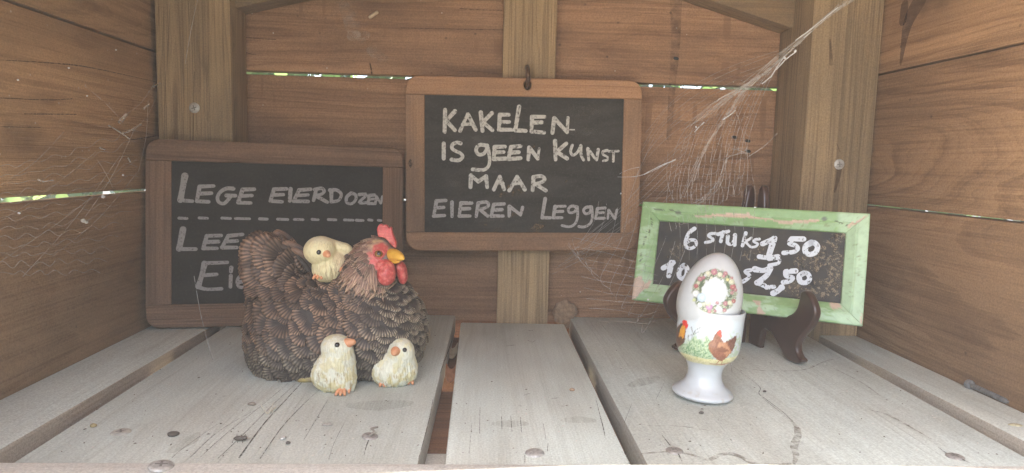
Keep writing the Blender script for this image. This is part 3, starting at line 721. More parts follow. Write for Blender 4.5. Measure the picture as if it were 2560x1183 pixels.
L3 = [[(458, 670), (455, 738)], [(460, 672), (500, 705)], [(500, 705), (545, 675)], [(545, 675), (552, 738)], [(590, 752), (625, 677)], [(625, 677), (650, 750)], [6, (605, 718), (645, 715)],
      [(680, 757), (725, 677)], [(725, 677), (770, 752)], [6, (700, 720), (755, 716)], [(820, 680), (815, 757)], [(820, 680), (865, 674), (885, 692), (865, 710), (828, 720)], [(830, 718), (892, 758)]]
L4 = [[(258, 818), (242, 905)], [(258, 818), (312, 815)], [(250, 858), (300, 855)], [(242, 905), (305, 902)], [(348, 825), (348, 908)], [(400, 830), (390, 905)], [(400, 830), (462, 830)], [(395, 864), (450, 862)], [(390, 905), (452, 905)],
      [(500, 830), (488, 908)], [(500, 830), (545, 824), (560, 842), (540, 858), (505, 866)], [(507, 865), (555, 905)], [(590, 838), (575, 905)], [(590, 838), (650, 835)], [(582, 870), (638, 868)], [(575, 905), (645, 905)],
      [(680, 850), (680, 905)], [(682, 850), (745, 898)], [7, (757, 855), (745, 900)], [(888, 805), (870, 913)], [(870, 915), (918, 915)], [(945, 850), (935, 915)], [7, (945, 850), (1005, 848)], [7, (940, 880), (990, 878)], [7, (935, 915), (985, 915)],
      [7, (1070, 852), (1040, 848), (1022, 865), (1030, 886), (1058, 880), (1072, 852)], [7, (1073, 852), (1076, 905), (1062, 948), (1030, 967), (985, 960)],
      [7, (1152, 852), (1125, 855), (1110, 872), (1122, 892), (1146, 884), (1155, 852)], [7, (1156, 852), (1161, 910), (1148, 948), (1115, 968), (1083, 966)],
      [7, (1190, 862), (1180, 918)], [7, (1190, 862), (1235, 858)], [6, (1185, 888), (1225, 885)], [7, (1180, 918), (1230, 918)], [6, (1255, 870), (1250, 920)], [6, (1257, 872), (1290, 920)], [6, (1303, 870), (1292, 920)]]
lettering(bC, [L1, L2, L3], tfC, nC, pC, 9, M_chalk); lettering(bC, [L4], tfC, nC, pC, 8, M_chalk_faint)
M_smudge = film('brown_smudge', (0.16, 0.115, 0.07), 0.46, 0.60, nscale=260.0, amount=0.8)
for i, (x, y, w) in enumerate([(640, 780, 9), (720, 770, 14), (660, 740, 10), (850, 960, 16), (840, 975, 18), (620, 985, 14), (700, 900, 8), (820, 500, 10), (540, 960, 5), (1010, 700, 5)]):
    sm = MB(); P = on_plane(*tfC(x, y), nC, pC); ribbon(sm, [P-xc*w*.0003-uc*.002, P, P+xc*w*.0004+uc*.0015], [w*.00012, w*.0003, w*.00012], nC, 0, 0.0008+i*2e-5); sm.build('smudge', M_smudge, bC, smooth=False, origin=P)

M_ghost = film('wiped_chalk_ghost', (0.30, 0.29, 0.27), 0.42, 0.70, nscale=120.0, amount=0.22)
for i, (x, y, l, w) in enumerate([(560, 460, 180, 16), (1130, 420, 90, 22), (700, 640, 120, 14), (330, 720, 80, 20), (1080, 300, 120, 26), (620, 930, 140, 12)]):
    gm = MB(); P0, P1, P2 = [on_plane(*tfC(x+d, y+e), nC, pC) for d, e in ((-l, 6), (0, -5), (l, 4))]
    ribbon(gm, [P0, P1, P2], [w*.00008, w*.00024, w*.00010], nC, 0, 0.00012+i*1e-5); gm.build('chalk_smear', M_ghost, bC, smooth=False, origin=P1)
kn = MB(); P = on_plane(*tfC(107, 600), nC, TLc)
ribbon(kn, [P-uc*.004, P, P+uc*.004], [.0008, .0026, .0008], nC, 0, 0.0002); kn.build('knot', M_crack, bC, origin=P, smooth=False)

# ---- left board: stands on the floor, leans back
ya, le, rl = radians(11.2), radians(5.4), radians(0.35)
nL = np.array([sin(ya)*cos(le), -cos(ya)*cos(le), sin(le)])
x0 = unit(np.cross((0, 0, 1), nL)); u0 = np.cross(nL, x0)
xl = cos(rl)*x0-sin(rl)*u0; ul = np.cross(nL, xl); wL_, hL_ = 0.262, 0.1957
BLl = np.array([-0.3425, 0.6815, 0.0022])
bL = thing('chalkboard', 'brown-framed chalkboard standing on the floor behind the hen, reading LEGE EIERDOZEN', 'chalkboard', BLl+xl*wL_/2)
pL = board(bL, BLl, xl, ul, nL, wL_, hL_, (0.0243, 0.0225, 0.0245, 0.0222), 0.014, 0.0095, M_dframe_h, M_dframe_v, M_slate_dark)
tfL = lambda a, b: (320+a/2.2324, 330+b/2.2324)
K1 = [[13, (318, 245), (306, 310), (293, 380)], [(293, 381), (360, 387)], [(400, 305), (385, 385)], [(400, 305), (478, 302)], [(393, 345), (465, 342)], [(385, 387), (450, 390)],
      [(588, 317), (550, 316), (517, 335), (500, 365), (508, 392), (535, 400), (558, 380), (575, 358)], [8, (550, 355), (600, 356)], [(640, 322), (615, 392)], [(640, 322), (705, 320)], [(628, 358), (692, 355)], [(615, 394), (685, 397)],
      [(815, 320), (795, 385)], [(815, 320), (885, 318)], [(805, 352), (868, 350)], [(795, 386), (860, 390)], [(908, 318), (903, 385)], [(955, 325), (925, 385)], [(955, 325), (1020, 320)], [(940, 355), (1005, 352)], [(925, 387), (1005, 388)],
      [8, (1050, 325), (1036, 382)], [8, (1042, 322), (1080, 315), (1095, 332), (1075, 350), (1045, 355)], [8, (1047, 356), (1112, 392)], [8, (1135, 335), (1135, 388)], [8, (1127, 325), (1165, 325), (1190, 348), (1175, 382), (1135, 390)],
      [8, (1245, 342), (1220, 365), (1222, 395), (1250, 400), (1272, 375), (1268, 350), (1245, 342)], [7, (1290, 350), (1332, 350), (1290, 394), (1332, 395)], [7, (1345, 355), (1340, 398)], [7, (1345, 355), (1377, 352)], [6, (1342, 377), (1370, 374)], [7, (1340, 399), (1377, 401)],
      [6, (1386, 362), (1380, 402)], [6, (1387, 362), (1410, 398)], [6, (1420, 362), (1411, 398)]]
K2 = [[6, (a+5, y), (b-5, y+2)] for a, b, y in ((280, 334, 481), (393, 449, 480), (520, 577, 481), (595, 684, 483), (730, 782, 485), (830, 897, 487), (923, 982, 488), (1023, 1067, 488), (1113, 1165, 489), (1203, 1262, 491), (1270, 1317, 493), (1338, 1367, 491), (1391, 1417, 493))]
K3 = [[13, (308, 543), (297, 600), (286, 652)], [(286, 654), (378, 654)], [(440, 580), (420, 650)], [(440, 580), (520, 578)], [(430, 615), (505, 612)], [(420, 650), (497, 650)], [(560, 580), (525, 645)], [(560, 580), (640, 572)], [(545, 612), (610, 608)], [(525, 645), (608, 645)],
      [(690, 580), (665, 640)], [(690, 580), (740, 575)], [(665, 642), (735, 640)]]
K4 = [[12, (428, 735), (412, 800), (393, 862)], [(425, 733), (555, 728)], [(415, 800), (495, 795)], [(393, 866), (440, 878), (522, 875)], [(577, 757), (575, 780)], [(574, 802), (572, 865)], [(615, 840), (655, 828), (658, 800), (632, 798), (610, 830), (622, 865), (668, 866)]]
lettering(bL, [K1, K2, K3, K4], tfL, nL, pL, 8, M_chalk_faint)

# ---- small green-framed board on its easel
TL, TR, BR, BL = np.array([.172, .696, .145]), np.array([.364, .599, .143]), np.array([.351, .576, .041]), np.array([.159, .673, .042])
cG = (TL+TR+BR+BL)/4; xg = unit((TR-TL)+(BR-BL)); ug = unit((TL-BL)+(TR-BR)); ug = unit(ug-xg*(xg@ug)); nG = np.cross(xg, ug)
wG, hG = 0.2148, 0.1053; BLg = cG-xg*wG/2-ug*hG/2
bG = thing('price_board', 'small price board in a flaking green frame propped on a dark easel', 'price board', cG-ug*hG/2)
tfG = lambda a, b: (1540+a/2.3662, 440+b/2.3662)
prof = [(0, -.011), (0, -.0012), (.0006, -.0003), (.0016, 0), (.0095, 0), (.0101, -.0004), (.0108, -.0002), (.0185, -.0042), (.0192, -.0062), (.0192, -.008)]
pd = np.array(prof); d_ = np.concatenate([np.linspace(0, 1, 3, endpoint=False)*(i < 0)+0 for i in []]) if False else None
tt = np.linspace(0, len(prof)-1, 46); dd = np.interp(tt, range(len(prof)), pd[:, 0]); zz = np.interp(tt, range(len(prof)), pd[:, 1])
def paint_green(V):
    px = to_px(V); X, Y = (px[:, 0]-1540)*2.3662, (px[:, 1]-440)*2.3662
    q = np.stack([X/90, Y/28, X*0+3.3], 1); n1 = fbm(q, 3, 4); n2 = fbm(np.stack([X/14, Y/14, X*0], 1), 9, 3)
    light, mid, olive = (.42, .58, .38), (.25, .41, .18), (.29, .41, .21)
    C = np.tile(np.array(mid), (len(V), 1)).astype(float)
    right = sstep(X-0.02*Y, 1290, 1330); left = sstep(-X-0.2*Y, -330, -250)
    bot = sstep(Y-0.14*X, 560, 580)*(1-right)*(1-left)
    wl = np.clip(right*0.95+left*sstep(n1, .42, .55)*0.7+bot*sstep(n1, .46, .58)*0.9+(1-right)*(1-left)*(1-bot)*sstep(n1, .56, .66)*0.5, 0, 1)
    C = mixc(C, light, wl); C = mixc(C, olive, sstep(n2, .62, .75)*0.5)
    jx, jy = X+(n2-.5)*22, Y+(n2-.5)*14
    for poly in ([(440, 236), (600, 226), (790, 220), (802, 240), (900, 250), (960, 262), (1060, 262), (1205, 258), (1200, 270), (1080, 280), (980, 288), (930, 266), (800, 250), (600, 244), (480, 246)],
                 [(1370, 292), (1480, 236), (1497, 230), (1380, 308)], [(100, 610), (145, 588), (172, 635), (208, 618), (200, 648), (150, 692), (92, 738)],
                 [(795, 728), (858, 740), (852, 775), (888, 818), (828, 822), (842, 770)], [(1255, 750), (1320, 750), (1338, 785), (1270, 788)], [(1438, 850), (1458, 815), (1458, 888)]):
        m = inpoly(jx, jy, poly); C[m] = np.array((.55, .42, .32))*(0.8+0.4*n2[m])[:, None]
    for pl, w in (([(180, 325), (150, 450), (143, 560)], 2.2), ([(210, 240), (205, 330), (182, 340)], 2.0), ([(225, 200), (300, 195), (368, 215)], 2.2), ([(1260, 262), (1330, 275), (1370, 295)], 2.2)):
        for a, b in zip(pl[:-1], pl[1:]): C = mixc(C, (.05, .06, .03), (seg_dist(jx, jy, a, b) < w).astype(float)*0.8)
    for a, b in ((368, 218), (1232, 255)): C = mixc(C, (.10, .11, .09), sstep(-np.hypot((X-a)/20, (Y-b)/14), -1.15, -.6)*0.85)
    C = mixc(C, (.16, .15, .08), sstep(n2, .70, .78)*sstep(n1, .5, .6)*0.4)
    C = mixc(C, (.12, .16, .06), (np.abs(np.interp(X*0, [0, 1], [0, 0])) > 1).astype(float))
    return C
cor = [(0, hG, 1, -1), (wG, hG, -1, -1), (wG, 0, -1, 1), (0, 0, 1, 1)]
for k in range(4):
    a, b = cor[k], cor[(k+1) % 4]; ns = 220 if k % 2 == 0 else 120; s = np.linspace(0.0012, 0.9988, ns)
    A = np.stack([a[0]+a[2]*dd, a[1]+a[3]*dd], -1); B = np.stack([b[0]+b[2]*dd, b[1]+b[3]*dd], -1)
    G = A[None]*(1-s)[:, None, None]+B[None]*s[:, None, None]
    V = BLg+G[..., :1]*xg+G[..., 1:]*ug+zz[None, :, None]*nG; m = len(dd)
    wob = (fbm(np.stack([G[..., 0]*90, G[..., 1]*90, zz[None]*0+k+0*G[..., 0]], -1).reshape(-1, 3), 5, 2).reshape(G.shape[:2])-.5)*0.0007
    V = (V+wob[..., None]*nG).reshape(-1, 3)
    F = [(i*m+j, i*m+j+1, (i+1)*m+j+1, (i+1)*m+j) for i in range(ns-1) for j in range(m-1)]
    F += [tuple(range(m-1, -1, -1)), tuple(range((ns-1)*m, ns*m))]
    mb = MB(); mb.add(V, F, 0, paint_green(V)); mb.build('frame', M_green, bG, origin=V.mean(0), auto=40)
mb = MB(); P = []
for z in (-.0105, -.0065): P += [BLg+xg*a+ug*b+nG*z for a, b in ((.004, .004), (wG-.004, .004), (wG-.004, hG-.004), (.004, hG-.004))]
hexa(mb, P, 0); mb.build('panel', M_slate2, bG, smooth=False, origin=cG)
pG = BLg-nG*.0065
G1 = [[10, (464, 312), (435, 335), (415, 375), (412, 410), (428, 428), (455, 425), (475, 405), (468, 382), (440, 380), (420, 392)],
      [9, (592, 342), (560, 342), (548, 355), (570, 370), (570, 385), (530, 394)], [9, (605, 345), (665, 328)], [9, (634, 332), (620, 388)], [9, (662, 358), (660, 395), (680, 405), (698, 385)], [9, (704, 350), (702, 410)],
      [8, (768, 338), (748, 414)], [6.5, (800, 368), (764, 390)], [6.5, (767, 392), (796, 420)], [6.5, (848, 374), (820, 378), (816, 390), (838, 402), (828, 417), (806, 422)],
      [12, (868, 402), (940, 368)], [14, (935, 372), (905, 470)], [12, (848, 478), (900, 484), (958, 476)],
      [12, (1108, 374), (1040, 372)], [12, (1040, 374), (1028, 400), (1062, 412), (1075, 432), (1050, 450), (992, 456)], [14, (1155, 395), (1125, 415), (1120, 448), (1145, 465), (1180, 452), (1192, 420), (1175, 398), (1155, 395)],
      [10, (905, 492), (960, 488), (962, 515), (908, 530)]]
G2 = [[13, (280, 545), (340, 512)], [14, (328, 515), (312, 592)], [14, (402, 530), (378, 555), (374, 592), (398, 608), (418, 585), (420, 548), (402, 530)],
      [10, (795, 558), (765, 566), (790, 590), (778, 608), (752, 625)], [14, (822, 552), (870, 560), (912, 545)], [14, (912, 548), (890, 590), (835, 632)], [12, (835, 632), (880, 650)],
      [12, (1062, 562), (1005, 566)], [12, (1005, 568), (1008, 592), (1045, 602), (1030, 622), (990, 630)], [13, (1112, 575), (1085, 592), (1090, 625), (1122, 632), (1145, 610), (1135, 580), (1112, 575)],
      [11, (890, 660), (935, 656)], [14, (980, 660), (958, 680), (930, 695)]]
lettering(bG, [[[q[0]*0.82]+q[1:] for q in G_] for G_ in (G1, G2)], tfG, nG, pG, 10, M_whitepaint)
M_dirt = film('sandy_dirt', (0.26, 0.215, 0.16), 0.47, 0.60, nscale=330.0, amount=0.75)
for i, q in enumerate([[(1285, 360), (1300, 400)], [(1225, 430), (1180, 540)], [(1120, 520), (1080, 540)], [(1300, 450), (1310, 640)], [(1150, 660), (1310, 690)], [(1000, 660), (1150, 700)], [(330, 440), (360, 480)], [(760, 480), (860, 440)]]):
    sm = MB(); P = [on_plane(*tfG(*a), nG, pG) for a in q]; P = [P[0], (P[0]+P[1])/2+ug*.002, P[1]]
    ribbon(sm, P, [.003, .011, .005], nG, 0, 0.0002+i*2e-5); sm.build('dirt_patch', M_dirt, bG, smooth=False, origin=P[1])

# ---- the easel: two hinged S-curved pieces
easel = thing('plate_easel', 'dark lacquered wooden plate easel holding the green-framed price board', 'easel', (0.270, 0.640, 0))
HB = np.array([0.2815, 0.664, 0.0]); FR = np.array([0.2975, 0.5865, 0.0]); FLt = np.array([0.199, 0.622, 0.0])
aR = unit(FR-HB); nR_ = unit(np.cross(aR, (0, 0, 1)))
def toR(a, b):
    P = on_plane(*tfG(a, b), nR_, HB); return ((P-HB)@aR, P[2])
ztop = at(*tfG(800, 52), HB[1])[2]
low = [toR(*p) for p in [(1084, 712), (1100, 702), (1124, 712), (1146, 745), (1164, 790), (1172, 830), (1165, 870), (1140, 920), (1100, 965), (1068, 1010), (1062, 1050), (1075, 1088), (1095, 1112), (1090, 1128), (1060, 1135), (1022, 1123), (990, 1098), (965, 1050), (935, 990), (905, 948), (872, 928)]]
zmin = min(p[1] for p in low); low = [(p[0], p[1]-zmin+0.0003) for p in low]
inner = [toR(*p) for p in [(880, 850), (930, 855), (985, 853), (1032, 838), (1060, 806), (1074, 765), (1080, 725)]]
inner = [(p[0], p[1]-zmin) for p in inner]
Lr = np.linalg.norm(FR-HB)
def outline(sc):
    A = [(a*sc, z) for a, z in low]; I = [(a*sc, z) for a, z in inner]
    q = [tuple(p) for p in spline2(np.array(A), 4, False)]
    q += [(A[-1][0]-.004, A[-1][1]-.004), (A[-1][0]-.007, 0.0003), (0.0005, 0.0003), (0.0005, ztop-.012), (.002, ztop-.004), (.005, ztop), (.008, ztop-.001), (.011, ztop-.007), (.0130, ztop-.02), (.019, .085), (.021, I[0][1]+.006)]
    q += [tuple(p) for p in spline2(np.array(I), 4, False)]
    return q
for F_ in (FR, FLt):
    a_ = unit(F_-HB); n_ = np.cross(a_, (0, 0, 1)); sc = np.linalg.norm(F_-HB)/Lr
    off = n_*(-0.0042 if F_ is FR else 0.0042)
    curve_plate('leg', outline(sc), [], mat4(a_, (0, 0, 1), n_, HB+off), 0.0075, 0.0022, M_easel, easel, origin=HB)

# ------------------------------------------------------------------ egg cup and egg
cupO = fl(1755, 990); cupO[2] = 0
cup = None
cprof = smoothprof([(0, 0.0006), (.0195, 0.0004), (.0226, .0008), (.0238, .0024), (.0228, .0042), (.0195, .0066), (.0160, .0100), (.0136, .0150), (.0131, .0190), (.0138, .0232), (.0165, .0283), (.0212, .0328), (.0238, .0378), (.0248, .0440), (.0251, .0540), (.0253, .0640), (.0257, .0698), (.0255, .0708), (.0250, .0709), (.0246, .0700), (.0242, .066), (.0232, .052), (.0205, .042), (.012, .036), (0, .0345)], 9)
def t7(X, Y): return (X-1660)*4.2227, (Y-640)*4.2227
def paint_cup(Vl, M):
    V = Vl if M is None else Vl@M[:3, :3].T+M[:3, 3]
    px = to_px(V); X, Y = t7(px[:, 0], px[:, 1]); front = (V[:, 1] < cupO[1]+.006)
    q = np.stack([X/16, Y/16, X*0], 1); n1 = fbm(q, 11, 3); n2 = fbm(q*2.6, 21, 3); n3 = fbm(q*0.35, 31, 3)
    C = np.tile(np.array((.53, .57, .595)), (len(V), 1))
    z = Vl[:, 2]-0.0 if M is None else Vl[:, 2]
    def lay(mask, col): 
        nonlocal C
        C = mixc(C, col, np.clip(mask, 0, 1)*front)
    gl = np.interp(X, [110, 150, 300, 450, 600, 760, 830], [960, 1005, 1055, 1090, 1095, 1060, 1000])
    gb = np.interp(X, [110, 180, 300, 450, 600, 720, 800], [1010, 1075, 1120, 1150, 1160, 1130, 1050])
    lay(sstep(Y, 660, 720)*sstep(-Y, -1000, -860)*0.5, (.66, .76, .82))
    bush = sstep(X, 130, 190)*sstep(-X, -560, -470)*sstep(Y-55*(n3-.5)*4, 830, 915)*sstep(-(Y-gl), -6, 6)
    lay(bush*0.85, (.34, .48, .27)); lay(bush*sstep(n1, .44, .58)*0.8, (.13, .27, .13)); lay(bush*sstep(n2, .56, .66)*0.8, (.58, .68, .42)); lay(bush*sstep(n2, .30, .22)*0.6, (.06, .15, .09))
    g2 = sstep(X, 630, 690)*sstep(-X, -830, -790)*sstep(Y, 760, 860)*sstep(-(Y-gl), -6, 6); lay(g2*sstep(n1, .42, .6)*0.7, (.38, .50, .28))
    for a, b in (((285, 880), (320, 800)), ((320, 800), (350, 775)), ((350, 775), (408, 742)), ((305, 820), (288, 752)), ((250, 850), (300, 830)), ((300, 830), (370, 800)), ((262, 900), (250, 830))):
        lay((seg_dist(X+8*(n1-.5), Y, a, b) < 3.4)*0.75, (.16, .17, .15))
    band = sstep(Y-gl, -4, 4)*sstep(-(Y-gb), -6, 6); lay(band*0.9, (.70, .66, .34)); lay(band*sstep(n1, .5, .62)*0.6, (.50, .50, .22)); lay(band*sstep(n2, .6, .7)*0.6, (.82, .78, .50))
    jx, jy = X+(n2-.5)*10, Y+(n2-.5)*10
    def P(poly, c1, c2=None, k=0.0):
        m = inpoly(jx, jy, poly).astype(float); lay(m*0.96, c1)
        if c2 is not None: lay(m*sstep(n2, .45, .6)*k, c2)
    # cockerel at the left edge
    P([(95, 1000), (95, 830), (110, 805), (150, 740), (185, 705), (240, 740), (222, 830), (222, 905), (185, 940), (150, 965), (130, 1005)], (.16, .065, .03), (.05, .03, .03), .7)
    P([(140, 800), (170, 735), (192, 712), (175, 800)], (.05, .06, .07)); P([(152, 850), (170, 770), (200, 720), (230, 750), (215, 850), (198, 870), (180, 855)], (.80, .42, .05), (.62, .20, .03), .6)
    P([(190, 672), (203, 688), (213, 662), (224, 682), (238, 675), (246, 700), (256, 740), (238, 775), (212, 738), (196, 718)], (.75, .045, .03), (.55, .03, .02), .5)
    for a, b in (((128, 1000), (140, 1045)), ((115, 1000), (125, 1040)), ((138, 1045), (230, 1085))): lay((seg_dist(X, Y, a, b) < 4)*0.8, (.36, .16, .08))
    # brown hen
    P([(655, 905), (770, 838), (765, 880), (742, 965), (715, 1015), (670, 960)], (.17, .06, .035), (.08, .03, .02), .6)
    P([(465, 945), (480, 910), (515, 880), (545, 815), (570, 790), (605, 845), (600, 875), (632, 908), (668, 905), (705, 985), (712, 1020), (660, 1075), (640, 1095), (600, 1112), (560, 1095), (530, 1070), (490, 1020), (472, 985)], (.30, .115, .06), (.20, .07, .04), .7)
    P([(600, 905), (650, 912), (695, 980), (705, 1020), (660, 1065), (620, 1010), (570, 990), (560, 940)], (.50, .25, .13), (.36, .16, .08), .6); P([(545, 985), (610, 960), (690, 1000), (640, 1020), (580, 1015)], (.22, .085, .05))
    P([(556, 812), (575, 790), (600, 785), (615, 830), (605, 862), (588, 850), (572, 830)], (.70, .13, .09), (.55, .08, .06), .6)
    for a, b in (((585, 1105), (555, 1140)), ((618, 1105), (605, 1145)), ((490, 1138), (640, 1148)), ((600, 1148), (690, 1130))): lay((seg_dist(X, Y, a, b) < 4.5)*0.85, (.42, .15, .08))
    # worn glaze at the foot
    C = mixc(C, (.45, .43, .38), sstep(fbm(V*np.array([260, 260, 260]), 41, 3), .56, .70)*sstep(-Vl[:, 2], -.012, -.003)*0.55)
    return C
tilt = radians(3.0)
xa = np.array([cos(tilt), 0, -sin(tilt)]); za = np.array([sin(tilt), 0, cos(tilt)])
Mcup = mat4(xa, (0, 1, 0), za, cupO+np.array([0, 0, 0.0011]))
mb = MB(); lathe(mb, cprof, 300, Mcup, 0)
V = np.concatenate(mb.v); Vl = (V-Mcup[:3, 3])@Mcup[:3, :3]
mb.c = [paint_cup(Vl, Mcup)]; mb.hascol = True
cup = mb.build('egg_cup', M_porcelain, M=Mcup)
tag(cup, 'white porcelain egg cup printed with a cockerel and a brown hen', 'egg cup')
te = radians(12); ex = np.array([cos(te), 0, -sin(te)]); ez = np.array([sin(te), 0, cos(te)])
Megg = mat4(ex, (0, 1, 0), ez, cupO+np.array([0.0022, 0, 0.0812]))
u_ = np.cos(np.linspace(pi, 0, 150)); eprof = np.stack([0.0244*np.sqrt(np.clip(1-u_**2, 0, 1))*(1-0.13*u_-0.02*u_**2), 0.0348*u_], 1)
def paint_egg(V):
    px = to_px(V); X, Y = t7(px[:, 0], px[:, 1]); front = ((V-CO)@CF < (Megg[:3, 3]-CO)@CF).astype(float)
    q = np.stack([X/26, Y/26, X*0], 1); n1 = fbm(q, 51, 3); n2 = fbm(q*2.2, 61, 3)
    C = np.tile(np.array((.51, .54, .555)), (len(V), 1)); r = np.hypot((X-533)/1.0, (Y-378)/1.02)+(n1-.5)*46
    leaf = sstep(r, 136, 150)*sstep(-r, -244, -222)*front
    C = mixc(C, (.24, .28, .19), leaf*sstep(n2, .28, .36)*0.97); C = mixc(C, (.080, .115, .070), leaf*sstep(n1, .44, .54)*0.9); C = mixc(C, (.52, .56, .40), leaf*sstep(n2, .60, .70)*0.8)
    pk, cr, rd, wh, bl, mg = (.46, .22, .26), (.62, .63, .48), (.44, .16, .17), (.68, .72, .72), (.50, .62, .72), (.50, .26, .45)
    for x, y, rr, c in ((530, 170, 34, pk), (465, 188, 30, cr), (592, 197, 27, cr), (650, 185, 24, pk), (380, 245, 26, pk), (418, 228, 18, pk), (340, 318, 25, rd), (362, 285, 18, cr), (337, 400, 38, wh), (397, 440, 48, bl), (478, 540, 37, mg), (580, 567, 41, wh), (466, 500, 30, cr), (378, 520, 27, (.70, .78, .76)), (420, 512, 20, cr), (640, 575, 20, pk), (650, 502, 26, pk), (698, 497, 28, cr), (735, 478, 22, rd), (718, 390, 20, pk), (728, 330, 32, rd), (755, 360, 20, pk), (715, 275, 32, cr), (672, 252, 17, (.74, .66, .30)), (480, 592, 22, pk), (562, 497, 18, pk), (318, 465, 18, (.6, .66, .36)), (630, 215, 16, pk), (715, 232, 16, pk), (500, 230, 14, cr), (438, 205, 15, wh), (540, 580, 16, pk)):
        d = np.hypot(X-x, Y-y)+(n2-.5)*8
        C = mixc(C, np.array(c)*0.68, sstep(-d, -rr-3, -rr+3)*front); C = mixc(C, np.minimum(np.array(c)*0.98, .70), sstep(-np.hypot(X-x+rr*.1, Y-y+rr*.1), -rr*.85, -rr*.55)*front)
        C = mixc(C, np.array(c)*0.6, sstep(-np.abs(np.hypot(X-x, Y-y)-rr*.42), -3.5, -1.0)*front*0.7); C = mixc(C, (.62, .62, .36), sstep(-np.hypot(X-x, Y-y), -rr*.24, -rr*.12)*front*0.7)
    C = mixc(C, (.70, .64, .55), sstep(X, 740, 840)*front*0.0)
    return C
mb = MB(); lathe(mb, eprof, 320, Megg, 0); mb.c = [paint_egg(np.concatenate(mb.v))]; mb.hascol = True
egg = mb.build('egg', M_porcelain, M=Megg)
tag(egg, 'white porcelain egg with a printed flower wreath, sitting in the egg cup', 'egg')

# ------------------------------------------------------------------ hen figurine
MPX = 0.000355
def rotY(deg):      # rotation in the picture plane: +deg leans the local z axis to the left (-x)
    a = radians(deg); return np.array([[cos(a), 0, -sin(a)], [0, 1, 0], [sin(a), 0, cos(a)]])
def E(bl, px, py, Y, rx, rz, ry, deg=0.0, s=MPX):
    bl.ell(at(px, py, Y), (rx*s, ry, rz*s), rotY(deg)); return bl
HY = 0.570
hen = thing('hen_figurine', 'large dark brown hen figurine with a red comb sitting on the left floor boards', 'hen figurine', at(835, 915, HY)*[1, 1, 0])
body = Blob(0.012, floor=0.0006)
E(body, 845, 838, HY, 205, 140, .050); E(body, 949, 815, HY-.006, 105, 126, .047); E(body, 742, 862, HY, 102, 103, .045)
E(body, 800, 765, HY, 120, 72, .036); E(body, 700, 730, HY+.002, 66, 135, .023, 14); E(body, 660, 655, HY+.004, 44, 64, .015, 14); E(body, 700, 655, HY+.006, 50, 44, .013, 40)
E(body, 915, 700, HY-.008, 62, 80, .030, -10); E(body, 702, 800, HY, 68, 86, .032)
def hpx(P): return to_px(P)
def sample_surface(bl, n, zmin=0.003):
    lo, hi = bl.bounds(); P = lo+(hi-lo)*RNG.random((n*4, 3)); P = P[np.abs(bl.d(P)) < 0.02]; P = bl.snap(P, 5)
    P = P[np.abs(bl.d(P)) < 4e-4]; return P[P[:, 2] > zmin]
def poisson(P, rad):
    keep = []; K = np.zeros((0, 3)); R = rad(P)
    for i in range(len(P)):
        if len(keep):
            d = np.linalg.norm(P[keep]-P[i], axis=1)
            if (d < R[i]).any(): continue
        keep.append(i)
    return P[keep]
def feathers(mb, bl, P, D, L, am, dark, tip, rid=8, NR=8, lift=0.0042, tipw=0.9, pointy=0.0, jag=0.05, tip0=0.5):
    """overlapping sculpted feathers that follow the surface: fans with raised ridges and brushed tips"""
    NA = rid*4+1; a = np.linspace(-1, 1, NA); r = np.concatenate([np.linspace(0.08, 1.0, NR), [1.0]])
    N = bl.g(P); D = D-N*np.sum(D*N, 1)[:, None]; D /= np.linalg.norm(D, axis=1)[:, None]+1e-9; B = np.cross(N, D)
    n = len(P); ridge = 0.5+0.5*np.cos(a*pi*rid)
    A = a[None, :]*am
    prof = (1-0.10*np.abs(a)**2.5)*(1-pointy*np.abs(a)**1.2)
    J = 1+jag*RNG.uniform(-1, 1, (n, NA))*(1-ridge)[None]+jag*0.7*(ridge-0.5)[None]
    RR = r[None, :, None]*L[:, None, None]*(prof[None, None, :]*J[:, None, :])
    if pointy: wid = np.interp(r, [0, .35, .75, 1.0], [.5, 1, .8, .12])[None, :, None]; fx = RR*1.0; fy = np.sin(A)[None]*L[:, None, None]*wid*0.75+0*RR
    else: fx = RR*np.cos(A)[None]; fy = RR*np.sin(A)[None]
    C0 = P-D*(L*0.55)[:, None]
    V = C0[:, None, None]+D[:, None, None]*fx[..., None]+B[:, None, None]*fy[..., None]
    V = bl.snap(V.reshape(-1, 3), 2).reshape(V.shape)
    Nn = bl.g(V.reshape(-1, 3)).reshape(V.shape)
    h = -0.0010+lift*np.power(r, 1.3)[None, :, None]*(0.75+0.5*RNG.random((n, 1, 1)))-0.0012*(np.abs(a)**2)[None, None]*r[None, :, None]+0.00060*(ridge-0.5)[None, None]*np.minimum(r*2, 1)[None, :, None]
    h = h.copy(); h[:, -1] -= 0.0024
    V = V+Nn*h[..., None]
    w = sstep(r, tip0, 0.97)[None, :, None]*(0.06+0.94*ridge**1.6)[None, None]*tipw*RNG.uniform(0.25, 1.05, (n, 1, 1)); w = np.clip(w*RNG.uniform(.6, 1.3, (n, 1, NA)), 0, 1)
    base = dark[:, None, None]*(0.72+0.36*ridge)[None, None, :, None]*RNG.uniform(.85, 1.15, (n, 1, 1, 1))
    Cc = base*(1-w[..., None])+tip[:, None, None]*w[..., None]; Cc = np.broadcast_to(Cc, V.shape).copy(); Cc[:, -1] *= 0.6
    m = NR+1; idx = np.arange(m*NA).reshape(m, NA)
    f0 = np.stack([idx[:-1, :-1], idx[:-1, 1:], idx[1:, 1:], idx[1:, :-1]], -1).reshape(-1, 4)
    F = (f0[None]+(np.arange(n)*m*NA)[:, None, None]).reshape(-1, 4)
    mb.add(V.reshape(-1, 3), F, 0, Cc.reshape(-1, 3))
P = sample_surface(body, 9000); RNG.shuffle(P)
px = hpx(P); X, Y = px[:, 0], px[:, 1]
headc = at(935, 640, HY-.012)
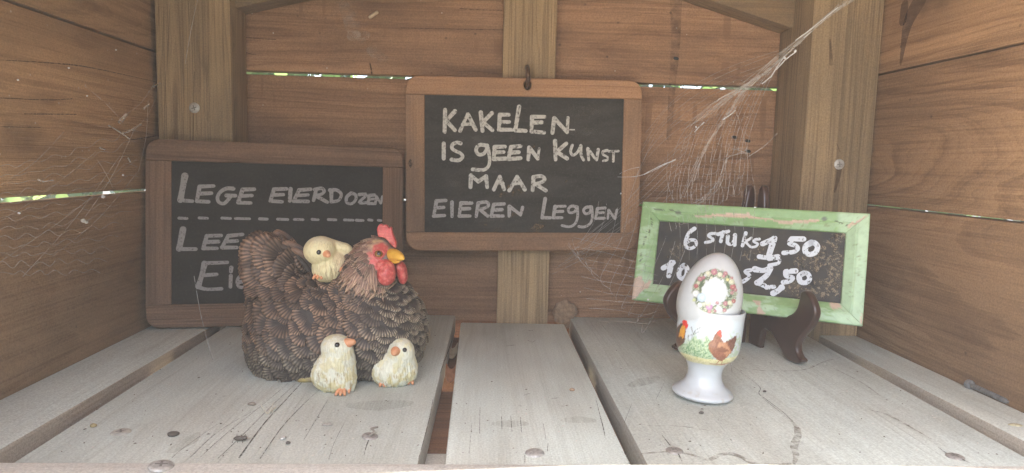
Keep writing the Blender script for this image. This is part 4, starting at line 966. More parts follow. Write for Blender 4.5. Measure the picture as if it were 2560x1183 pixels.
tailm = (sstep(-(X-740)-0.35*(Y-700), -40, 40))*sstep(-Y, -800, -730)
def size_of(P):
    px = hpx(P); X, Y = px[:, 0], px[:, 1]
    chest = sstep(X, 880, 960); tl = sstep(-X, -790, -700)*sstep(-Y, -830, -740)
    s = 0.0146-0.0028*chest+0.0026*tl-0.0035*sstep(-Y, -770, -690)*sstep(X, 820, 900)
    return s
keep = poisson(P, lambda q: size_of(q)*0.58*RNG.uniform(.8, 1.15, len(q)))
P = keep; px = hpx(P); X, Y = px[:, 0], px[:, 1]
tl = sstep(-X-0.2*(Y-700), -800, -700)*sstep(-Y, -840, -740); chest = sstep(X, 860, 980)
D = np.stack([-0.75+0.55*chest-0.1*tl, 0*X, -0.75-0.25*chest+0.55*tl+0.35*sstep(-Y, -660, -600)*tl], 1)
D += RNG.normal(size=D.shape)*0.26
dark = np.array([.046, .035, .032])[None]*(1-tl[:, None]*0.15)+np.array([.010, .003, .0])[None]*tl[:, None]
low = sstep(Y, 830, 900)[:, None]
tip = np.array([.50, .315, .205])[None]*(1-chest[:, None])+np.array([.56, .46, .33])[None]*chest[:, None]
tip = tip*(1-low)+np.array([.44, .38, .28])[None]*low
fb = MB()
Vb, Fb = body.mesh(0.0026); pb = hpx(Vb); fb.add(Vb, Fb, 0, np.tile(np.array([.050, .040, .037]), (len(Vb), 1)))
ist = (tl > 0.5)
feathers(fb, body, P[~ist], D[~ist], size_of(P[~ist])*RNG.uniform(.8, 1.15, (~ist).sum()), radians(43), dark[~ist], tip[~ist], rid=8, tipw=1.0, tip0=.58)
fb.build('body', M_resin, hen, smooth=True, origin=at(845, 838, HY))
ft = MB(); feathers(ft, body, P[ist], D[ist], size_of(P[ist])*1.15, radians(42), dark[ist], tip[ist], rid=8, tipw=0.95, lift=.0044, tip0=.55)
TP = np.array([at(x, y, Y) for x, y, Y in [(640, 592, .556), (632, 625, .552), (628, 655, .549), (660, 612, .549), (662, 640, .546), (655, 672, .544), (690, 622, .548), (692, 655, .543), (640, 690, .548), (680, 690, .541), (715, 660, .545), (720, 690, .541), (645, 720, .547), (705, 725, .540), (668, 720, .541), (740, 705, .544), (745, 735, .541)]])
TD = np.array([unit(q) for q in [(-1, 0, .55), (-1, 0, .15), (-1, 0, -.1), (-1, 0, .5), (-1, 0, .0), (-1, 0, -.3), (-.9, 0, .3), (-1, 0, -.3), (-1, 0, -.5), (-.9, 0, -.5), (-.8, 0, .1), (-.9, 0, -.4), (-.9, 0, -.6), (-.7, 0, -.7), (-.8, 0, -.6), (-.8, 0, -.4), (-.7, 0, -.7)]])
TP = body.snap(TP, 6); nt = len(TP)
feathers(ft, body, TP, TD, np.full(nt, .0195), radians(34), np.tile([.060, .042, .036], (nt, 1)), np.tile([.44, .27, .175], (nt, 1)), rid=7, lift=.0085, tipw=1.0)
# upright tail plumes at the top
def plume(mb, pts, w, col, tipc, th=0.0035):
    P = np.array([at(x, y, Y) for x, y, Y in pts]); Q = spline2(P, 6, False); k = len(Q); t = np.linspace(0, 1, k)
    T = np.gradient(Q, axis=0); T /= np.linalg.norm(T, axis=1)[:, None]; S = np.cross(T, (0, -1, 0)); W = w*MPX*np.interp(t, [0, .25, .7, .92, 1], [.5, .9, 1, .8, .3])
    a = np.linspace(-1, 1, 17); V = []; C = []
    for i in range(k):
        rd = 0.5+0.5*np.cos(a*pi*6+t[i]*3)
        V.append(Q[i]+S[i]*(W[i]*a)[:, None]+np.array([0, -1, 0])*(th*(1-a**2)+0.0006*rd-.001)[:, None])
        ww = np.clip(sstep(t[i:i+1], .55, .98)*(0.35+0.65*rd)*0.9, 0, 1); C.append(np.array(col)*(0.7+.5*rd)[:, None]*(1-ww)[:, None]+np.array(tipc)*ww[:, None])
    o = 17; V = np.concatenate(V); Vb_ = V.copy(); Vb_[:, 1] = np.repeat(Q[:, 1], o)+th*0.4
    F = [(i*o+j, i*o+j+1, (i+1)*o+j+1, (i+1)*o+j) for i in range(k-1) for j in range(o-1)]
    n0 = len(V); F += [tuple(n0+q for q in f[::-1]) for f in F]
    edge = [i*o for i in range(k)]+[(k-1)*o+j for j in range(1, o)]+[i*o+o-1 for i in range(k-2, -1, -1)]
    F += [(edge[i], edge[i+1], n0+edge[i+1], n0+edge[i]) for i in range(len(edge)-1)]
    mb.add(np.concatenate([V, Vb_]), F, 0, np.concatenate(C+C))
cp, dk = (.38, .21, .125), (.075, .058, .052)
for pts, w, th in [([(790, 690, .576), (740, 625, .578), (710, 595, .579), (684, 580, .580)], 13, .003), ([(790, 700, .572), (750, 650, .568), (705, 618, .563), (645, 610, .556)], 8, .0025),
               ([(800, 700, .573), (775, 655, .570), (745, 622, .568), (706, 606, .566)], 10, .0025), ([(810, 705, .572), (790, 670, .566), (765, 642, .562), (728, 622, .560)], 8, .0025)]:
    plume(ft, pts, w, dk, cp, th)
ft.build('tail', M_resin, hen, smooth=True, origin=at(690, 680, HY))
# neck hackle: long pointed feathers swept down from the head
neck = Blob(0.010)
E(neck, 940, 640, HY-.014, 46, 44, .0165); E(neck, 922, 690, HY-.012, 46, 60, .022, -22); E(neck, 908, 712, HY-.010, 42, 40, .025, -30); E(neck, 940, 690, HY-.012, 48, 60, .022)
nk = MB(); Vn, Fn = neck.mesh(0.0016)
def paint_head(V):
    px = hpx(V); X, Y = (px[:, 0]-860)*5.375, (px[:, 1]-540)*5.375
    nz = fbm(V*420, 71, 3); nz2 = fbm(V*900, 73, 2)
    C = np.tile(np.array((.36, .225, .165)), (len(V), 1)); C = mixc(C, (.50, .38, .22), sstep(nz, .50, .62)*0.7); C = mixc(C, (.20, .12, .095), sstep(-nz, -.45, -.36)*0.7)
    red = np.maximum(sstep(-np.hypot((X-490)/1.05, Y-470)-(nz-.5)*40, -122, -92), sstep(-np.hypot((X-440)/1.2, (Y-640)/.95)-(nz-.5)*40, -110, -80))
    red = np.maximum(red, sstep(-np.hypot((X-360)/1.2, (Y-520)/.6)-(nz-.5)*60, -75, -40)*0.75); red = np.maximum(red, sstep(-np.hypot(X-560, Y-720), -140, -110))
    C = mixc(C, (.52, .085, .075), red); C = mixc(C, (.62, .20, .17), red*sstep(nz2, .55, .68)*0.7)
    lore = sstep(-seg_dist(X, Y, (690, 455), (540, 590))-(nz-.5)*40, -52, -34); C = mixc(C, (.17, .165, .18), lore*0.9)
    C = mixc(C, (.55, .40, .20), sstep(-np.abs(np.hypot((X-480)/1.1, Y-480)-150), -22, -8)*sstep(-Y, -430, -360)*0.7)
    C = mixc(C, (.22, .19, .18), sstep(-seg_dist(X, Y, (480, 270), (650, 380))-(nz-.5)*50, -45, -20)*0.85)
    return C
nk.add(Vn, Fn, 0, paint_head(Vn)); 
head = nk.build('head', M_skin, hen, smooth=True, origin=at(940, 640, HY-.014))
hk_ = MB(); P = sample_surface(neck, 9000, .05); RNG.shuffle(P); px = hpx(P); X, Y = px[:, 0], px[:, 1]
facec = at(968, 640, HY-.022)
far = np.hypot((X-962), (Y-648)); ok = (far > 50) & (X < 952) & (Y > 592); P = P[ok]
P = poisson(P, lambda q: np.full(len(q), .0062)); px = hpx(P); X, Y = px[:, 0], px[:, 1]
D = P-at(985, 590, HY-.012); D[:, 1] *= 0.25; D /= np.linalg.norm(D, axis=1)[:, None]; D += np.array([-.05, 0, -.45])*sstep(Y, 620, 700)[:, None]; D += RNG.normal(size=D.shape)*.07
t_ = RNG.random(len(P))[:, None]; top = sstep(-Y, -660, -610)[:, None]
dk2 = np.array([.13, .070, .050])*(1-t_*.5)+np.array([.34, .19, .15])*t_*.5
tp2 = (np.array([.68, .42, .32])*t_+np.array([.74, .57, .36])*(1-t_))
big = Blob(0.010); big.e = neck.e+body.e; 
Lh = np.interp(np.hypot(X-960, Y-640), [40, 120], [.014, .025])
order = np.argsort(-np.hypot(X-960, Y-640))
feathers(hk_, big, P[order], D[order], Lh[order], radians(13), dk2[order], tp2[order], rid=3, NR=9, lift=.0026, pointy=.12, jag=.08, tipw=1.0, tip0=.25)
# longest hackle strands lying on the shoulder
SP = np.array([big.snap(at(x, y, HY-.034)[None], 6)[0] for x, y in [(868, 690), (880, 700), (892, 706), (905, 712), (918, 712), (930, 705), (872, 678), (862, 684), (885, 690), (900, 695), (912, 700), (925, 694)]])
SD = np.array([(-.75, 0, -.7), (-.65, 0, -.8), (-.5, 0, -.85), (-.4, 0, -.9), (-.2, 0, -1), (0.05, 0, -1), (-.8, 0, -.6), (-.85, 0, -.5), (-.6, 0, -.8), (-.4, 0, -.9), (-.25, 0, -1), (0, 0, -1)], float)
feathers(hk_, big, SP, SD, np.full(12, .0235), radians(13), np.tile([.20, .11, .08], (12, 1)), np.tile([.66, .46, .31], (12, 1)), rid=3, NR=9, lift=.0048, pointy=.12, jag=.08, tipw=1.0, tip0=.25)
hk_.build('neck_feathers', painted('painted_neck_feathers', rough=0.55, noise=0.2, nscale=300.0), hen, smooth=True, origin=at(900, 690, HY))
# comb
cx_ = [(470, 275), (452, 215), (447, 172), (470, 122), (500, 104), (535, 119), (560, 112), (592, 130), (612, 158), (628, 144), (645, 156), (655, 200), (668, 252), (695, 310), (710, 372), (706, 418), (682, 425), (640, 390), (590, 330), (540, 290)]
cY = HY-.0165
q = spline2(np.array([at(860+a/5.375, 540+b/5.375, cY)[[0, 2]] for a, b in cx_]), 5)
comb = curve_plate('comb', [tuple(p) for p in q], [], mat4((1, 0, 0), (0, 0, 1), (0, -1, 0), (0, cY, 0)), 0.0062, 0.0013, M_red, hen, origin=at(965, 590, cY))
def paint_attr(ob, f):
    me = ob.data; V = np.array([ob.matrix_world @ v.co for v in me.vertices]) if ob.parent is None else np.array([(ob.parent.matrix_basis @ ob.matrix_basis) @ v.co for v in me.vertices])
    a = me.color_attributes.new('paint', 'FLOAT_COLOR', 'POINT'); C = f(V); a.data.foreach_set('color', np.concatenate([C, np.ones((len(C), 1))], 1).astype(np.float32).ravel())
def paint_red(V):
    nz = fbm(V*500, 81, 3); C = np.tile(np.array((.49, .070, .065)), (len(V), 1)); C = mixc(C, (.66, .22, .18), sstep(nz, .52, .66)*0.6); return mixc(C, (.33, .03, .03), sstep(-nz, -.42, -.33)*0.6)
paint_attr(comb, paint_red)
def crop(a, b): return 860+a/5.375, 540+b/5.375
def blobpart(name, ells, mat, paint, h=0.0011, k=0.004, parent=None, disp=None):
    bl = Blob(k)
    for a, b, Y, rx, rz, ry, dg in ells: E(bl, *crop(a, b), Y, rx/5.375, rz/5.375, ry, dg)
    V, F = bl.mesh(h); mb = MB(); mb.add(V, F, 0, paint(V) if paint else None); return mb.build(name, mat, parent or hen, smooth=True, origin=V.mean(0))
fY = HY-.030
blobpart('wattle', [(565, 800, fY-.001, 118, 130, .0085, 0), (600, 700, fY+.001, 70, 90, .007, 0), (490, 650, fY+.004, 105, 80, .008, 20), (420, 690, fY+.006, 60, 60, .006, 0)], M_red, paint_red)
blobpart('wattle', [(785, 790, fY+.012, 66, 125, .007, 6), (755, 690, fY+.011, 60, 80, .008, 0)], M_red, paint_red)
# beak
bk = MB(); bY = HY-.026
def crp(a, b, Y): return at(*crop(a, b), Y)
tube(bk, spline2([crp(640, 520, bY+.004), crp(672, 528, bY), crp(715, 535, bY-.004), crp(755, 552, bY-.007), crp(788, 572, bY-.009), crp(804, 586, bY-.010)], 5, False), np.interp(np.linspace(0, 1, 26), [0, .2, .5, .75, .9, 1], [78, 82, 62, 36, 18, 5])/5.375*MPX, 16)
tube(bk, spline2([crp(600, 590, bY+.003), crp(660, 604, bY-.001), crp(710, 612, bY-.004), crp(750, 612, bY-.006)], 5, False), np.interp(np.linspace(0, 1, 16), [0, .5, 1], [40, 34, 10])/5.375*MPX, 12)
bk.build('beak', M_beak, hen, smooth=True, origin=crp(700, 550, bY))
# eye
eyc = neck.snap(crp(484, 478, HY-.035)[None], 5)[0]; en = neck.g(eyc[None])[0]
em = MB(); x_, y_, n_ = frame_of(en); lathe(em, smoothprof([(0, .0012), (.0012, .0011), (.0026, .0004), (.0034, -.0010), (.0036, -.002)], 4), 24, mat4(x_, y_, n_, eyc+en*.0004))
eye = em.build('eye', M_amber, hen, origin=eyc)
pm = MB(); lathe(pm, smoothprof([(0, .0017), (.0010, .00155), (.0018, .0010), (.0020, .0004)], 4), 20, mat4(x_, y_, n_, eyc+en*.0004+x_*.0001)); pm.build('pupil', M_eye, eye, origin=eyc)
lid = MB(); tube(lid, [eyc+en*.0002+(x_*cos(a)*1.15+y_*sin(a))*.0037 for a in np.linspace(0, 2*pi, 25)], .0008, 6, col=(.50, .09, .08)); lid.build('eyelid', M_red, eye, origin=eyc)
# the one foot that shows
fo = Blob(0.003); f0 = fl(772, 953); 
fo.ell(f0+[0, 0, .0030], (.0075, .0055, .0034)); fo.ell(f0+[.007, -.001, .0036], (.006, .005, .0034)); fo.ell(f0+[-.005, -.002, .0022], (.005, .003, .0022))
V, F = fo.mesh(.0009); mb = MB(); mb.add(V, F); mb.build('foot', plain('dull_yellow_claw', (.46, .36, .12), .5, nscale=250., col2=(.25, .20, .12), bump=.3), hen, origin=f0)

# ------------------------------------------------------------------ the three chicks
def chick(label, ells, Y0, s, floor, col_fn, eye_at, beak, feet, kk=0.0028):
    bl = Blob(kk, floor=floor)
    for e in ells: E(bl, e[0], e[1], Y0+e[2], e[3], e[4], e[5], e[6] if len(e) > 6 else 0, s)
    c = at(ells[0][0], ells[0][1], Y0); root = thing('chick_figurine', label, 'chick figurine', (c[0], c[1], floor if floor is not None else c[2]-.012), 'cream chick figurines around the hen')
    V, F = bl.mesh(0.00062); N = bl.g(V); pxs = to_px(V)
    # combed down: raised strands that run down the body
    th = np.arctan2(V[:, 0]-c[0], -(V[:, 1]-c[1])); 
    st = fbm(np.stack([th*30+3.0*fbm(V*150, 3, 2), V[:, 2]*190, V[:, 1]*30], 1), 91, 2)
    amp = col_fn(pxs, st, V)[1]
    V2 = V+N*((st-.5)*0.0031*amp)[:, None]
    C = col_fn(pxs, st, V)[0]
    mb = MB(); mb.add(V2, F, 0, C); mb.build('body', M_chickpaint, root, smooth=True, origin=c)
    for (ex_, ey_, r) in eye_at:
        p = at(ex_, ey_, Y0-.03); d = ray(ex_, ey_)
        for _ in range(60): p = p+d/np.linalg.norm(d)*np.clip(bl.d(p[None])[0], -1, .004)
        n_ = bl.g(p[None])[0]; mb = MB(); x, y, n_ = frame_of(n_)
        lathe(mb, smoothprof([(0, .62*r), (.45*r, .54*r), (.85*r, .22*r), (r, -.3*r)], 4), 20, mat4(x, y, n_, p)); mb.build('eye', M_eye, root, origin=p)
    (bx, by, tx, ty, yb, yt, rb, rv) = beak
    p0, p1 = at(bx, by, Y0+yb), at(tx, ty, Y0+yt); ax = p1-p0; mb = MB()
    pts = [p0-ax*.3, p0, p0+ax*.35, p0+ax*.7, p0+ax*.93, p1]; tube(mb, spline2(pts, 4, False), np.interp(np.linspace(0, 1, 21), [0, .2, .45, .75, .93, 1], [1, 1, .80, .46, .18, .04])*rb, 14)
    VV = np.concatenate(mb.v); mid = p0; VV[:, 2] = mid[2]+(VV[:, 2]-mid[2])*rv; mb.v = [VV]
    bkob = mb.build('beak', M_orange, root, origin=p0)
    mb = MB(); sd = unit(np.cross(ax, (0, 0, 1)));
    if sd[1] > 0: sd = -sd
    for fx, fy, n_t, z in feet:
        o = fl(fx, fy) if z is None else at(fx, fy, z)
        mbf = MB()
        for k in range(n_t):
            dx = (k-(n_t-1)/2)*.0024
            q_ = [o+[dx*.6, .004, .0042], o+[dx, .0005, .0034], o+[dx*1.5, -.0026, .0012]]
            tube(mbf, spline2(q_, 4, False), np.interp(np.linspace(0, 1, 9), [0, .6, 1], [.0016, .0015, .0007]), 8)
        mbf.build('foot', M_orange, root, origin=o)
    return root
def col_front(wash):
    def f(px, st, V):
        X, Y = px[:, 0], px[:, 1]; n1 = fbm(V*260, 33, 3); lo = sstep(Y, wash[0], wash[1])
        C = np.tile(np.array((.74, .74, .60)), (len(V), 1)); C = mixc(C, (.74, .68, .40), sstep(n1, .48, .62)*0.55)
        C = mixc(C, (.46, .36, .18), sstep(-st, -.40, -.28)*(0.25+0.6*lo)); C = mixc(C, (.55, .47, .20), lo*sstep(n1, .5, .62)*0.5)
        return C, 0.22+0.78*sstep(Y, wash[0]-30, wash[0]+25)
    return f
s1, s2, s3 = 0.000322, 0.000332, 0.000348
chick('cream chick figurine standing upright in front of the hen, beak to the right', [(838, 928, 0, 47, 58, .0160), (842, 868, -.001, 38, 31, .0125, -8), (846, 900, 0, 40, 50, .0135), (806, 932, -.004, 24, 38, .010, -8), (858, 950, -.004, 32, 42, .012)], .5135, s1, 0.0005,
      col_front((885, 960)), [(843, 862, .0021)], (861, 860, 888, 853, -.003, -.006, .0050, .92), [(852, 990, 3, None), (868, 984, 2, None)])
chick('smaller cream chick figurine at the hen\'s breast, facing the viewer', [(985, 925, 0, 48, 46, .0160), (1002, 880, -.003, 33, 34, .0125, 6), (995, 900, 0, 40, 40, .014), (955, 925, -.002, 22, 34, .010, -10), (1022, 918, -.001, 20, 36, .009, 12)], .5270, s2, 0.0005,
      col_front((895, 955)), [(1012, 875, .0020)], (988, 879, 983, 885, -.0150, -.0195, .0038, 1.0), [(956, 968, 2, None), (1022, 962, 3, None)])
def col_back(px, st, V):
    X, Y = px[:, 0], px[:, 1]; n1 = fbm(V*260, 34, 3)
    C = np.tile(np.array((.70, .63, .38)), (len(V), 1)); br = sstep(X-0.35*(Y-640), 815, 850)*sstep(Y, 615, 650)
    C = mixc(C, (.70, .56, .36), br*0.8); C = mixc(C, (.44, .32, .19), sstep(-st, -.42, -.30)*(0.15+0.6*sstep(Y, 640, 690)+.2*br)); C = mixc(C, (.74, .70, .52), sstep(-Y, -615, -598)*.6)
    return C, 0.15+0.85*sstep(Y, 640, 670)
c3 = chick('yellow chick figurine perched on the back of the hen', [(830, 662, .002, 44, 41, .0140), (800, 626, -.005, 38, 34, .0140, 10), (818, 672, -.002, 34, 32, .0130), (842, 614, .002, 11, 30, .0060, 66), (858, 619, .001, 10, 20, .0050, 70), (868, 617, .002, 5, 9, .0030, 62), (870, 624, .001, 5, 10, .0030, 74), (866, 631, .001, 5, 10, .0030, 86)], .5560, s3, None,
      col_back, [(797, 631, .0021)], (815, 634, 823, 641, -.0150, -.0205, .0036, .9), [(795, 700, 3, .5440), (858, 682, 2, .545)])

# ------------------------------------------------------------------ cobwebs
A_, B_, C_ = at(2090, 25, 0.689), at(1600, 438, 0.733), at(1800, 640, 0.628)
nW = unit(np.cross(B_-A_, C_-A_)); 
if nW[1] > 0: nW = -nW
def w3(x, y): return on_plane(x, y, nW, A_)
def jit(pts, a): return [(x+RNG.normal()*a, y+RNG.normal()*a) for x, y in pts]
wr = MB()
def thr(mb, pts, r, mat=0, f=w3, j=1.4, dep=0.0):
    P = spline2(np.array([f(x, y) for x, y in jit(pts, j)]), 6, False) if len(pts) > 2 else np.array([f(x, y) for x, y in pts])
    P = P+nW*dep+np.cumsum(RNG.normal(size=P.shape)*0.00006, 0)
    tube(mb, P, r*RNG.uniform(.6, 1.25, len(P)), 5, mat, caps=False)
for k in range(11):      # the twisted bundle from the post
    e = (1700+15*k+RNG.normal()*6, 330-13*k+RNG.normal()*8)
    thr(wr, [(2120+k*3, -8), (2075-k*2, 34+k*2), (2010-k*2, 86+k*3), (1945-3*k, 140+k*4), (1870-2*k, 205+k*3), ((1870+e[0])/2, (205+e[1])/2+6), e], .00020, 0, j=3.5)
for q in ([(2095, 18), (2040, 62), (1990, 100)], [(1990, 130), (1965, 150), (1940, 175)], [(1962, 140), (1948, 160), (1925, 195)], [(1838, 275), (1822, 290), (1804, 300)], [(1760, 305), (1748, 318), (1738, 330)], [(1930, 190), (1905, 210)], [(2030, 78), (2010, 95)]):
    thr(wr, q, .0006, 1, j=1)
inner = [(1962, 150), (1925, 200), (1900, 262), (1880, 320), (1868, 372), (1862, 430), (1850, 480)]
outer = [(1850, 220), (1775, 262), (1718, 318), (1690, 380), (1674, 450), (1668, 510), (1678, 580)]
for t in np.linspace(0, 1, 17):
    thr(wr, [((1-t)*a[0]+t*b[0], (1-t)*a[1]+t*b[1]) for a, b in zip(inner, outer)], .00018, 0, j=1.8)
LN = [[((1-t)*a[0]+t*b[0], (1-t)*a[1]+t*b[1]) for a, b in zip(inner, outer)] for t in np.linspace(0, 1, 12)]
def onl(L, u): k = min(int(u*6), 5); f = u*6-k; return (L[k][0]*(1-f)+L[k+1][0]*f, L[k][1]*(1-f)+L[k+1][1]*f)
for i in range(11):
    for u in np.arange(.12+.03*RNG.random(), 1.0, .085):
        p, q = onl(LN[i], u), onl(LN[i+1], min(u+RNG.normal()*.02, .99)); thr(wr, [p, ((p[0]+q[0])/2+2, (p[1]+q[1])/2+5), q], .00013, 0, j=.8)
for t in np.linspace(0, 1, 6):   # radial threads
    thr(wr, [(1700+30*t, 500-30*t), (1760+20*t, 380-40*t), (1860+10*t, 230-20*t)], .0002, 0, j=3)
for k in range(9):       # lower folds above and over the green frame
    x = 1676+26*k; thr(wr, [(x-6+RNG.normal()*4, 395+RNG.normal()*12), (x-8, 440), (x, 480), (x+14-2*k, 530), (x+22-3*k, 590), (x+20-4*k, 650)], .00013, 0, j=2.2)
for k in range(4): thr(wr, [(1868, 372+k*4), (1835, 372+k*8), (1818, 368+k*14), (1800, 440+k*10), (1765, 480+k*8), (1735, 505+k*5)], .0002, 0, j=4)
thr(wr, [(1945, 330), (1910, 365), (1870, 390)], .00024); thr(wr, [(1830, 250), (1868, 372), (1866, 470), (1860, 520)], .00022, 0)
for q in ([(1358, 538), (1390, 508), (1425, 480)], [(1480, 458), (1500, 446)], [(1610, 437), (1650, 415), (1690, 400)], [(1478, 484), (1502, 466)]): thr(wr, q, .00060, 1, j=.5)
thr(wr, [(1355, 540), (1430, 478), (1505, 444), (1600, 440), (1690, 400)], .00024, 1, j=1); thr(wr, [(1445, 520), (1500, 468), (1560, 430), (1600, 418)], .00022, 1, j=1)
for k in range(8): thr(wr, [(1740-8*k, 318+22*k), (1640-6*k, 420+20*k), (1540-8*k, 520+16*k), (1450-10*k, 600+12*k)], .00015, 0, j=3)
for k in range(7): thr(wr, [(1995-14*k, 110+16*k), (1820-14*k, 170+20*k), (1690-12*k, 240+26*k), (1610-6*k, 330+30*k)], .00013, 0, j=4)
for k in range(13):      # faint lattice beside the middle board
    thr(wr, [(1425+24*k, 450+14*k), (1415+22*k, 500+17*k), (1395+18*k, 560+22*k), (1440+14*k, 640+14*k)], .00016, 0, j=3, dep=.0)
for k in range(9): thr(wr, [(1430+6*k, 590+26*k), (1500+6*k, 610+24*k), (1580+4*k, 630+22*k), (1640, 650+18*k)], .00017, 0, j=3)
thr(wr, [(1822, 895), (1833, 945), (1842, 1005)], .00025, 0, f=lambda x, y: at(x, y, .565), j=1)
for x, y, r in ((1988, 128, .0016), (1962, 145, .0014), (1740, 318, .0011), (1490, 455, .0010), (1552, 484, .0009), (1443, 516, .0008), (1620, 750, .0010)):
    b = Blob(.001); p = w3(x, y); b.ell(p, (r, r*.8, r*1.1)); V, F = b.mesh(r*.35); wr.add(V, F, 1)
cw = wr.build('cobweb', [M_web, M_webbright], smooth=True, origin=w3(1780, 350))
tag(cw, 'dusty grey cobweb stretched from the right post down to the price board', 'cobweb')
wl = MB()
def wlf(x, y): return on_plane(x, y, (1, 0, 0), (WL+.018, 0, 0))
nW = np.array([1.0, 0, 0])
def scal(y0, sl, x1, n, sag): 
    q = []; 
    for i in range(n+1):
        x = -15+(x1+15)*i/n; y = y0+sl*(x/340.0)**1.4 if x > 0 else y0; q.append((x, y))
        if i < n: xm = x+(x1+15)/n/2; q.append((xm, y0+sl*(max(xm, 0)/340.0)**1.4-sag))
    return q
for k in range(13):
    q = scal(425+22*k, -95+7*k, 345-16*max(0, k-6), 6, 9+RNG.random()*4); thr(wl, q, .00017, 0, wlf, j=2.2)
for a, b in (((-10, 660), (345, 400)), ((60, 690), (300, 390)), ((130, 640), (345, 430)), ((-10, 560), (240, 380)), ((200, 560), (335, 330)), ((-10, 470), (160, 330)), ((285, 480), (240, 400)), ((390, 210), (300, 300)), ((390, 240), (330, 330)), ((300, 290), (215, 215)), ((345, 430), (372, 250))):
    thr(wl, [a, ((a[0]+b[0])/2+8, (a[1]+b[1])/2+6), b], .00015, 0, wlf, j=2)
for q, r in (([(300, 306), (316, 286)], .0016), ([(308, 335), (330, 325), (352, 312)], .0009), ([(270, 310), (290, 325), (318, 345)], .0008), ([(360, 272), (375, 260)], .0010), ([(95, 450), (105, 455), (135, 448)], .0007), ([(250, 370), (262, 374)], .0010), ([(320, 395), (326, 405)], .0008), ([(385, 218), (400, 208)], .0008)):
    thr(wl, q, r, 0, wlf, j=2)
for x, y, r in ((258, 492, .0017), (208, 552, .0019), (216, 556, .0014), (48, 533, .0010), (308, 438, .0009), (172, 170, .0008), (290, 125, .0008), (218, 240, .0007), (45, 200, .0008)):
    b = Blob(.001); p = wlf(x, y); b.ell(p, (r, r, r*.9)); V, F = b.mesh(r*.35); wl.add(V, F, 1)
cw2 = wl.build('cobweb', [M_web, M_webbright], smooth=True, origin=wlf(180, 480))
tag(cw2, 'scalloped dusty cobweb spread along the left plank wall', 'cobweb')
nW = np.array([0, -1.0, 0])
for pts, Y, lab in (([(494, 0), (480, 60), (463, 160)], .71, 'single loose silk thread hanging in front of the left post'), ([(485, 690), (505, 800), (540, 930), (560, 1010)], .585, 'single pale silk thread hanging down left of the hen')):
    ws = MB(); thr(ws, pts, .00026, 0, lambda x, y: at(x, y, Y), j=0); tag(ws.build('silk_thread', [M_web, M_webbright], origin=at(*pts[0], Y)), lab, 'silk thread')

# ------------------------------------------------------------------ small things lying about
def item(name, label, cat, ob): tag(ob, label, cat); return ob
# loose bolt against the right wall
b0 = fl(2428, 962, .0044)+np.array([-.001, 0, 0]); b1 = fl(2500, 990, .004)+np.array([-.0045, 0, 0]); b1 = np.array([b0[0]+.0035, b0[1]-.038, .0028]); ax = unit(b1-b0)
x, y, n = frame_of(ax)
bolt = thing('loose_bolt', 'grey loose bolt lying on the floor against the right wall', 'bolt', (b0[0], b0[1], .001))
M_zinc = plain('dull_zinc', (.24, .245, .25), .55, metal=.4, nscale=300., col2=(.14, .135, .13), bump=.3)
mb = MB(); lathe(mb, [(0, -.0030), (.0032, -.0030), (.0039, -.0024), (.0041, .0008), (.0036, .0016), (.0022, .0020), (0, .0020)], 10, mat4(x, y, n, b0)); mb.build('bolt_head', M_zinc, bolt, origin=b0, auto=40)
mb = MB(); k = 60; zz_ = np.linspace(.001, .038, k); rr_ = .0021+.00028*np.sin(np.arange(k)*pi/1.5); rr_[-6:] *= np.linspace(1, .3, 6)
lathe(mb, np.stack([rr_, zz_], 1), 14, mat4(x, y, n, b0)); mb.build('shank', M_zinc, bolt, origin=b0)
# straw blade
mb = MB(); 
for q in ([(652, 1011), (664, 1030), (673, 1032), (684, 1005)], [(670, 1033), (682, 1024), (690, 1017)]):
    P = np.array([fl(a, c, .0012+(.006 if c < 1012 else 0)) for a, c in q]); tube(mb, spline2(P, 5, False), np.interp(np.linspace(0, 1, len(spline2(P, 5, False))), [0, .5, 1], [.0002, .0006, .0001]), 6)
item('', 'pale dry grass blade bent into a V on the floor below the hen', 'grass blade', mb.build('grass_blade', plain('dry_straw', (.60, .57, .46), .7, nscale=200., noise=.2), origin=fl(672, 1030)))
def crumb(name, px, py, r, col, label, cat, lift=0.3, sq=(1, .7, .5), Y=None):
    o = fl(px, py); b = Blob(r*.3)
    for _ in range(4): b.ell(o+np.array([RNG.uniform(-.4, .4)*r, RNG.uniform(-.3, .3)*r, r*sq[2]*.8]), (r*sq[0]*RNG.uniform(.5, .9), r*sq[1]*RNG.uniform(.5, .9), r*sq[2]*RNG.uniform(.7, 1)))
    b.floor = 0.0003; V, F = b.mesh(r*.18); mb = MB(); mb.add(V, F)
    ob = mb.build(name, plain(cat.replace(' ', '_')+'_stuff', col, .8, nscale=400., noise=.45, bump=.4), origin=o); tag(ob, label, cat); return ob
crumb('paint_flake', 707, 1098, .0034, (.72, .73, .70), 'white paint flake on the floor beside the long crack', 'paint flake', sq=(.55, 1, .25))
crumb('dirt_lump', 434, 1090, .0034, (.10, .085, .07), 'round dark lump on the left floor board', 'dirt lump')
crumb('dry_leaf_bit', 232, 1068, .0028, (.42, .34, .17), 'tan crumb on the far left of the floor, beside the dust-covered screw', 'leaf bit')
crumb('bark_bit', 722, 1110, .0020, (.09, .08, .075), 'tiny black bit lying right of the white paint flake', 'bark bit')
crumb('seed_husk', 817, 1064, .0030, (.46, .44, .40), 'pale grey husk lying flat left of the floor screw', 'seed husk', sq=(1.2, .6, .2))
crumb('leaf_crumb', 1430, 978, .0026, (.45, .30, .19), 'reddish tan crumb on the middle floor board near its right edge', 'leaf crumb', sq=(1, .5, .5))
crumb('grit_grain', 1753, 1035, .0022, (.13, .115, .10), 'dark grain of grit just in front of the egg cup', 'grit')
